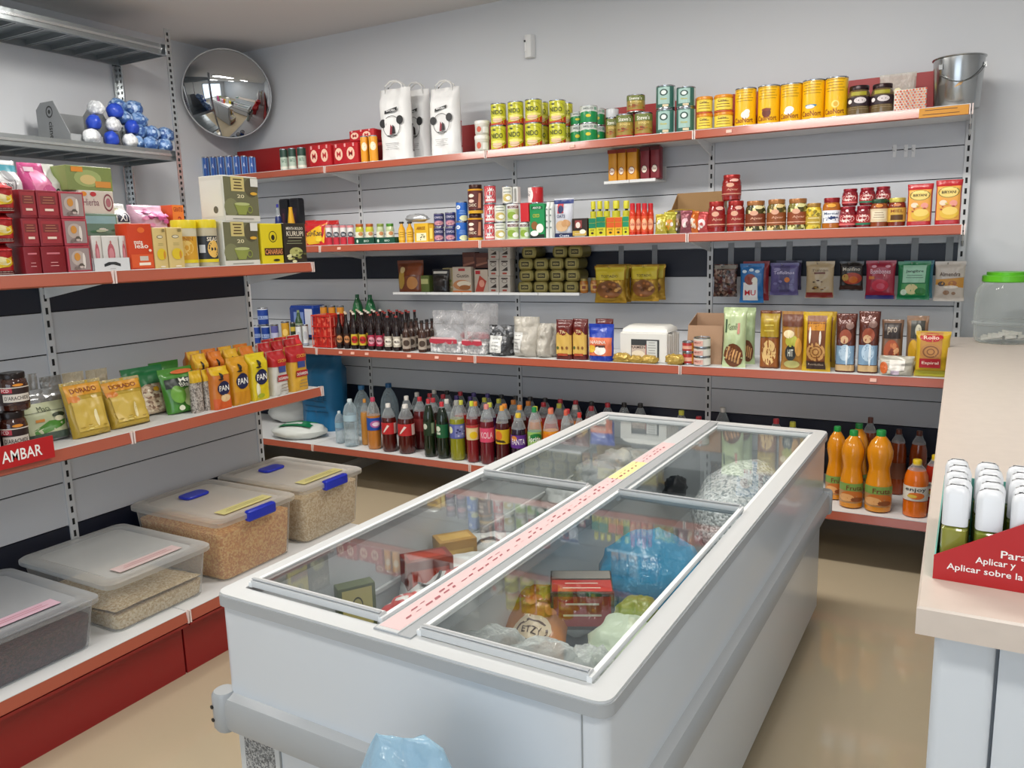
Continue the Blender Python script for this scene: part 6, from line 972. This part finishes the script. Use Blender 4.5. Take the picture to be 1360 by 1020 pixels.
# ================================================================== storage boxes on the base shelf
def bin_(name_lbl, y0, y1, zt, cont, fillz, blue_=False, label=None, tint='#dcdedd', x0=-.335, x1=.195, lip=.012, sl=None):
    t = thing('storage_box', name_lbl, 'box', ((x0 + x1) / 2, (y0 + y1) / 2, .261), 0, 'lidded storage boxes'); w, d, h = x1 - x0, y1 - y0, zt - .261
    fb = film(tint, .16, .25, 3); m = MB(); m.loft([[(x, y, z) for x, y in rrect(w - e, d - e, .03)] for e, z in ((.05, 0), (.035, .006), (.0, h - .02))], fb, False); m.prism(rrect(w - .05, d - .05, .03), .0005, .002, fb); ob('tub', m.mesh('tub'), t)
    m = MB(); N = 10; hz = fillz
    m.loft([[(x, y, z) for x, y in rrect(w - .046 + k, d - .046 + k, .028)] for k, z in ((-.01, .004), (0, .012), (.035 * hz / h, hz - .01))], cont, True)
    g = []; 
    for j in range(N + 1):
        for i in range(N + 1):
            u, v = -1 + 2 * i / N, -1 + 2 * j / N; g.append((u * (w / 2 - .022), v * (d / 2 - .022), hz - .012 + (.02 * (1 - max(abs(u), abs(v)) ** 2)) + (sl * u if sl else 0) + .006 * noise.noise(Vector((u * 3, v * 3, y0)))))
    m.add(g, [(j * (N + 1) + i, j * (N + 1) + i + 1, (j + 1) * (N + 1) + i + 1, (j + 1) * (N + 1) + i) for j in range(N) for i in range(N)], cont); c = ob('contents', m.mesh('contents', 60), t)
    fl_ = film(tint, .3, .3, 3); m = MB(); m.loft([[(x, y, z) for x, y in rrect(w + e, d + e, .04, 4)] for e, z in ((.03, h - .024), (.034, h - .02), (.034, h - .006), (.02, h), (-.05, h), (-.07, h - .006))], fl_, False); m.prism(rrect(w - .07, d - .07, .03), h - .0062, h - .005, fl_); lid = ob('lid', m.mesh('lid'), t)
    if blue_:
        B_ = mat('#1c2fb0', .35); m = MB(); rbox(m, .03, .15, .045, .008, B_, h - .038, w / 2 + .014, 0); ob('latch', m.mesh('latch'), lid); m = MB(); rbox(m, .075, .12, .012, .02, B_, h - .004, -w / 2 + .14, .0); ob('latch', m.mesh('latch'), lid)
    if label:
        m = MB(); m.box((w / 2 - .11, -.13, h + .0005), (w / 2 - .05, .13, h + .0015), mat(label, .5)); l_ = ob('paper_label', m.mesh('paper_label'), lid); q = Pr(lambda u, v, l: (w / 2 - .08 - (v - .5) * .05, u * .12, h + .0016 + l), 1); q.lines(0, .35, .65, 1.7, 2, '#b8404a' if label != '#d8cf8a' else '#7a6a2a', .3); ob('handwriting', q.b.mesh('handwriting'), l_)
GRN = ['#d2924a', '#deaa62', '#c6823e', '#e6bc78']; BEI = ['#cdb48c', '#d8c4a0', '#bfa47a', '#e2d2b2']
bin_('low clear box of dark red beans with pink paper label, at the frame edge', -3.455, -3.02, .44, speck(['#3a1a1e', '#4a2428', '#2e1418', '#55302f'], 130, .45), .12, False, '#d8b4c4', '#c8ccd0')
bin_('low clear box half filled with pale rice', -2.965, -2.555, .46, speck(BEI, 150, .6), .07, False, '#d9c2c0', sl=.02)
bin_('tall clear box of orange grain with blue latches', -2.49, -2.09, .525, speck(GRN, 140, .6), .21, True, '#d8cf8a', '#e0dcd4')
bin_('tall clear box of beige grain with blue latches', -2.03, -1.64, .525, speck(BEI, 140, .6), .22, True, '#d8cf8a', '#e0dcd4')

# ================================================================== goods on the metal rack
p = Proto(.34, .3, .2); m = MB(); GC = mat('#8d9092', .6); m.box((-.17, -.15, 0), (.17, .15, .004), GC); m.box((-.17, .146, 0), (.17, .15, .17), GC)
for s in (-1, 1): m.loft([[(s * .17 + e, y, z) for y, z in ((-.15, 0), (.15, 0), (.15, .17), (.1, .2), (-.02, .2), (-.15, .04))] for e in (-.002, .002)], GC)
m.box((-.17, -.15, 0), (.17, -.146, .04), GC); p.part('carton', m); q = Pr(lambda u, v, l: (-.172 - l, -u * .15, v * .2), 1); q.ring(-.15, .76, .22, .14, '#1a1c1e', .75).ell(-.15, .76, .08, .05, '#1a1c1e').txt('cisne', -.12, .33, .26, .4, '#1a1c1e', 1, -math.pi / 2); p.part('side_print', q.b)
a = on(0, -1.9, 118, 184); inst(p, 'display_box', 'grey open display box with round logo on the metal rack', 'box', (-1.97, a.y - .02, 2.221), (.85, 1, 1.2), math.radians(90))
sp1 = [crumple(speck(['#c9cdd0', '#dfe2e4', '#b4b8bc'], 60, .5), .13, .1, .08, 20 + k, .14) for k in range(2)]; sp2 = crumple(mat('#2444b0', .35, 0, .4, 40), .1, .08, .07, 24, .14); sp3 = [crumple(speck(['#6a8ec0', '#8aaad4', '#4a70a8', '#b0c6e4', '#3a5c98'], 55, .4), .14, .11, .085, 26 + k, .16) for k in range(2)]
g = random.Random(5); n1 = n2 = nb = 0
for j in range(3):
    for i in range(3 - (j == 2)):
        y = -1.5 + i * .125 + j * .035; x = -1.79 - .02 * j
        if (i + j) % 2: inst(sp2, 'scourer', f'blue scourer among the white ones, {ORD[nb]} counted from the box', 'scourer', (x, y, 2.221 + .086 * j), (1, 1, 1.15), g.uniform(0, 3), 0, 'blue scourers'); nb += 1
        else: inst(sp1[i % 2], 'scourer', f'white scourer beside the grey display box, {ORD[n1]} counted from the box', 'scourer', (x, y, 2.221 + .086 * j), (.85, .85, 1), g.uniform(0, 3), 0, 'white scourers'); n1 += 1
for j, n in enumerate((3, 3, 2, 2)):
    for i in range(n):
        y = -1.18 + i * .104 + (.05 if j == 1 else 0) - .01 * j; inst(sp3[(i + j) % 2], 'scourer', f'pale blue mesh scourer, {ORD[i]} from the left in the {ORD[j]} layer from the bottom', 'scourer', (-1.84 - .03 * j, y, 2.221 + j * .074), (.85, .9, .98), g.uniform(0, 3), 0, 'pale blue mesh scourers')
m = MB(); 
# ================================================================== freezer contents
cf_, sf_ = math.cos(-.0234), math.sin(-.0234)
def fw(u, w, z): return (1.2187 + cf_ * u - sf_ * w, -3.3644 + sf_ * u + cf_ * w, z)
def fin(p, name, lbl, cat, u, w, z, sc=(1, 1, 1), rz=0, rx=0, gr=None): return inst(p, name, lbl, cat, fw(u, w, z), sc, rz, rx, gr)
WP2 = film('#d9dedf', .55, .2, 3, .7, 18); WPo = mat('#cfd3d2', .35, 0, .6, 16)
def fpx(p, name, lbl, cat, px, py, zt, sc=(1, 1, 1), rz=0, rx=0, gr=None):
    """lay a thing in the freezer so that its top lies under that pixel at height zt"""
    q = on(2, zt, px, py); hh = p.h * sc[2] if not rx else .1
    x, y = q.x - 1.2187, q.y + 3.3644; u, w = cf_ * x + sf_ * y, -sf_ * x + cf_ * y; hw = min(.17, .55 * max(p.w * sc[0], p.d * sc[1] * .6))
    u = min(max(u, .055 + hw), .47 - hw) if u < .48 else min(max(u, .5 + hw), .93 - hw); w = min(max(w, .06 + hw), 2.13 - hw)
    return inst(p, name, lbl, cat, fw(u, w, zt - hh), sc, rz, rx, gr)
for u, w, s, lbl in ((.265, .57, 1, 'big white sack filling the front left compartment'), (.265, 1.6, 1, 'big white sack filling the far left compartment'), (.74, .57, 1, 'big white sack filling the front right compartment'), (.74, 1.6, .7, 'big white sack filling the far right compartment')):
    fin(crumple(WPo, .3, .8, .4, 52 + w, .08), 'frozen_sack', lbl, 'sack', u, w, .132, (1, 1, s))
box1 = carton('#7a2a20', lambda q: q.rect(-.8, .3, .8, .8, '#b8402a'), .14, .08, .14, top=lambda q: q.rect(-.8, .2, .8, .8, '#a8382a')); box2 = carton('#b88a3a', lambda q: q.rect(-.8, .3, .8, .8, '#d9b05a'), .12, .08, .14, top=lambda q: q.rect(-.8, .2, .8, .8, '#d9b05a'))
fpx(box1, 'frozen_box', 'brown and red frozen food box at the left freezer wall', 'box', 497, 722, .68, rz=.9); fpx(box2, 'frozen_box', 'golden frozen food box at the left freezer wall', 'box', 540, 700, .68, rz=.9)
fpx(carton('#5a6440', lambda q: q.rect(-.8, .3, .8, .95, '#c9c07a').ring(0, .65, .3, .16, '#4a4a2a', .8), .1, .04, .16), 'frozen_box', 'olive green frozen food box in the front left freezer corner', 'box', 420, 762, .7, rz=1.0)
fpx(bag(WPo, lambda q: q.ring(-.4, .5, .3, .18, '#4a4a4c', .8).ell(.35, .45, .4, .18, '#b83a3a').txt('gel', .35, .45, .4, .1, '#e8e2da'), .3, .1, .24, 'pillow', seed=150, crink=.012), 'frozen_bag', 'white frozen food bag with red print in the front left compartment', 'bag', 590, 775, .64, rz=.5, rx=-1.15)
fpx(bag(WPo, lambda q: q.ring(0, .5, .4, .22, '#4a4a4c', .82).blobs(0, .3, .6, .15, 6, .12, ['#8a8c90', '#b8babc'], 3), .26, .1, .22, 'pillow', seed=151, crink=.012), 'frozen_bag', 'white frozen food bag with grey ring print in the front left compartment', 'bag', 648, 735, .64, rz=.5, rx=-1.15)
fpx(crumple(speck(['#b83030', '#d8d4d0', '#c94a40'], 40, .35), .17, .15, .09, 51), 'frozen_bag', 'red and white frozen food bag beside the centre beam', 'bag', 553, 792, .72, rz=.8); fpx(crumple(mat('#a82a2a', .3, 0, .5, 20), .1, .16, .05, 50), 'frozen_bag', 'small red frozen food bag beside the centre beam', 'bag', 705, 718, .71, rz=-.3)
for k, (px, py, z, s) in enumerate(((705, 634, .66, .7), (765, 610, .68, .7), (812, 598, .67, .7), (858, 586, .67, .6))): fpx(crumple([WPo, WP2][k % 2], .26, .28, .16, 53 + k, .3), 'frozen_bag', f'crumpled white bag in the far left compartment, {ORD[k]} from the front', 'bag', px, py, z, (s, s, s), k * .7, gr='crumpled white freezer bags')
NET = speck(['#c9d0d0', '#dfe4e4', '#a3acae', '#eef2f2'], 110, .25, .6)
fpx(crumple(NET, .34, .66, .3, 60, .1), 'ice_bag', 'big net-patterned bag of ice in the far right compartment', 'bag', 985, 618, .735, (.95, 1, 1), 0)
fpx(crumple(mat('#17191b', .4), .08, .12, .08, 61, .3), 'black_packet', 'small black packet beside the ice bag', 'packet', 897, 634, .7)
fpx(crumple(film('#3f9ac4', .75, .25, 3, .7, 18), .36, .42, .26, 63, .2), 'blue_bag', 'large blue plastic bag in the front right compartment', 'bag', 866, 716, .74, (.85, .9, 1), .2)
fpx(bag('#c07a34', lambda q: q.rect(-.9, .62, .9, .95, '#b8a03a').ell(0, .3, .6, .16, '#e2cfae').ring(0, .28, .5, .13, '#5a3a2a', .85).txt('ETZY', 0, .28, .6, .08, '#4a2a1a').blobs(0, .6, .6, .2, 8, .18, ['#d8873a', '#b8642a', '#e0a85a'], 4), .17, .1, .27, 'pillow', seed=160, crink=.01), 'bread_bag', 'orange bread bag with oval label in the front right compartment', 'bag', 700, 834, .66, rz=.3, rx=-1.2)
fpx(carton('#3a3634', lambda q: q.rect(-.9, .1, .9, .9, '#9c2a28').lines(0, .4, .7, 1.2, 2, '#e2d8c8'), .16, .14, .1, top=lambda q: q.rect(-.95, .05, .95, .55, '#b8302c').lines(0, .2, .4, 1.2, 2, '#e2d8c8').rect(-.95, .6, .95, .95, '#8a8680')), 'frozen_box', 'red and dark box beside the orange bread bag', 'box', 772, 772, .7, rz=.45)
for k, (px, py, z, s) in enumerate(((655, 838, .72, .7), (722, 855, .72, .75), (785, 868, .71, .55))): fpx(crumple(film('#dfe5e3', .4, .12, 3, .9, 24), .24, .2, .16, 64 + k, .34), 'clear_bag', f'crinkled clear bag near the front edge of the freezer, {ORD[k]} of three', 'bag', px, py, z, (s, s, s), k * .9, gr='clear bags in the freezer front')
fpx(crumple(mat('#b9c9b0', .35, 0, .5, 20), .15, .2, .12, 68, .2), 'green_bag', 'pale green bag at the right wall of the front right compartment', 'bag', 828, 824, .72); fpx(crumple(mat('#7a8a3a', .35, 0, .4, 30), .1, .12, .07, 69, .25), 'herb_bag', 'small leafy green bag in front of the blue bag', 'bag', 846, 795, .73)

# ================================================================== goods on the counter
ZC = 1.0602
t = thing('display_carton', 'red card display box with white lettering on the counter', 'box', (2.668, -3.262, ZC), -.03); wd, dp = .32, .215; CR = mat('#b0161a', .35); IN = mat('#5aa89c', .45)
m = MB(); m.loft([[(x, y, z) for x, z in ((0, 0), (wd, 0), (wd, .122), (.2, .122), (.113, .104), (0, .036))] for y in (0, .002)], CR); fpn = ob('front_panel', m.mesh('front_panel'), t)
m = MB(); m.loft([[(x, y, z) for y, z in ((.002, 0), (dp, 0), (dp, .1), (.002, .03))] for x in (0, .002)], IN); ob('side_panel', m.mesh('side_panel'), t); m = MB(); m.loft([[(x, y, z) for y, z in ((.002, 0), (dp, 0), (dp, .1), (.002, .1))] for x in (wd - .002, wd)], IN); ob('side_panel', m.mesh('side_panel'), t)
m = MB(); m.box((.002, .002, 0), (wd - .002, dp, .002), IN); ob('base', m.mesh('base'), t); m = MB(); m.box((.002, dp - .002, .002), (wd - .002, dp, .1), IN); ob('rear_panel', m.mesh('rear_panel'), t)
def cpx(px, py):
    q = on(1, -3.264, px, py); return q.x - 2.668, q.z - ZC
q = Pr(lambda u, v, l: (u, -l, v), 1)
for s, a, b in (('Para', (1329, 740), (1366, 727)), ('Aplicar y', (1295, 752), (1350, 741)), ('Aplicar sobre la', (1257, 757), (1359, 762))):
    (x0, z0), (x1, z1) = cpx(*a), cpx(*b); q.txt(s, (x0 + x1) / 2, {'Para': .052, 'Aplicar y': .037, 'Aplicar sobre la': .0215}[s], x1 - x0, .0125 if s != 'Para' else .011, '#f3ece8'); q.l = .0006
ob('lettering', q.b.mesh('lettering'), fpn)
p0s = []
for cc in ('#8a8c3c', '#7f8a34', '#1f4a6a', '#8a6a34'):
    p = Proto(.034, .028, .135); m = MB(); rbox(m, .034, .028, .075, .008, mat(cc, .15, coat=.5)); p.part('bottle', m)
    m = MB(); m.loft([[(x, y, z) for x, y in rrect(.034 - e, .028 - e, .009)] for e, z in ((0, .0755), (0, .122), (.006, .131), (.016, .135))], mat('#dfe2e6', .3)); p.part('cap', m); q = Pr(lambda u, v, l: (u * .015, (v - .5) * .022, .135 + l), 1); q.ell(0, .5, .3, .12, '#9a9da2', 10, .5); p.part('cap_emblem', q.b); p0s.append(p)
for j in range(5):
    for i in range(7):
        inst(p0s[(0 if i == 0 else (1 if i == 1 else 2 if j == 0 and i == 2 else 3 if i > 2 else 1))], 'oil_bottle', f'white-capped oil bottle, {ORD[i]} from the left in the {ORD[j]} row', 'bottle', (2.668 + .024 + i * .0425 + .003 * (j % 2), -3.262 + .03 + j * .038 - .004 * i * (i < 3), ZC + .0025), (1, 1, 1), random.uniform(-.08, .08), 0, 'white-capped bottles in the red display')
p = Proto(.27, .27, .34, True); m = MB(); GJ = film('#cfd6d4', .14, .04, 2.5)
m.lathe([(.105, 0), (.118, .008), (.124, .03), (.125, .085), (.135, .09), (.135, .1), (.128, .104), (.128, .22), (.12, .26), (.1, .29), (.095, .3)], GJ, 32, cap=False); m.lathe([(.105, .0005), (.04, .001)], GJ, 32); p.part('glass', m)
m = MB(); m.lathe([(.098, .292), (.103, .296), (.103, .322), (.096, .326), (.085, .326), (.085, .34), (.07, .34)], mat('#5cb81e', .35), 32); p.part('screw_lid', m)
m = MB(); 
for k in range(14):
    a = k * 2.4; r_ = .02 + .005 * k; x, y = r_ * math.cos(a), r_ * math.sin(a); m.add([(x + .022 * dx, y + .018 * dy, .012 + .01 * (k % 3) + .008 * dz) for dx, dy, dz in ((-1, -1, 0), (1, -1, 1), (1, 1, 0), (-1, 1, 1), (-1, -1, 1.5), (1, -1, 2.5), (1, 1, 1.5), (-1, 1, 2.5))], [(0, 3, 2, 1), (4, 5, 6, 7), (0, 1, 5, 4), (1, 2, 6, 5), (2, 3, 7, 6), (3, 0, 4, 7)], mat('#d6d2ca', .5))
p.part('coins_and_paper', m)
a = on(2, ZC, 1330, 452); inst(p, 'glass_jar', 'large glass jar with bright green lid at the far end of the counter', 'jar', (a.x, -.22, ZC), (.96, .96, .95))
# plastic bag in front of the freezer
p = crumple(film('#a8cfe6', .55, .12, 3, .8, 14), .36, .3, .52, 75, .14, 22); m = MB(); m.lathe([(.09, 0), (.1, .02), (.1, .36), (.05, .42), (.02, .44)], film('#6aa8d0', .5, .1, 3), 18); p.part('water_bottle', m)
a = on(1, -3.56, 535, 984); inst(p, 'plastic_bag', 'pale blue translucent plastic bag in front of the freezer', 'bag', (a.x, -3.56, 0), (.95, .62, a.z / .52))
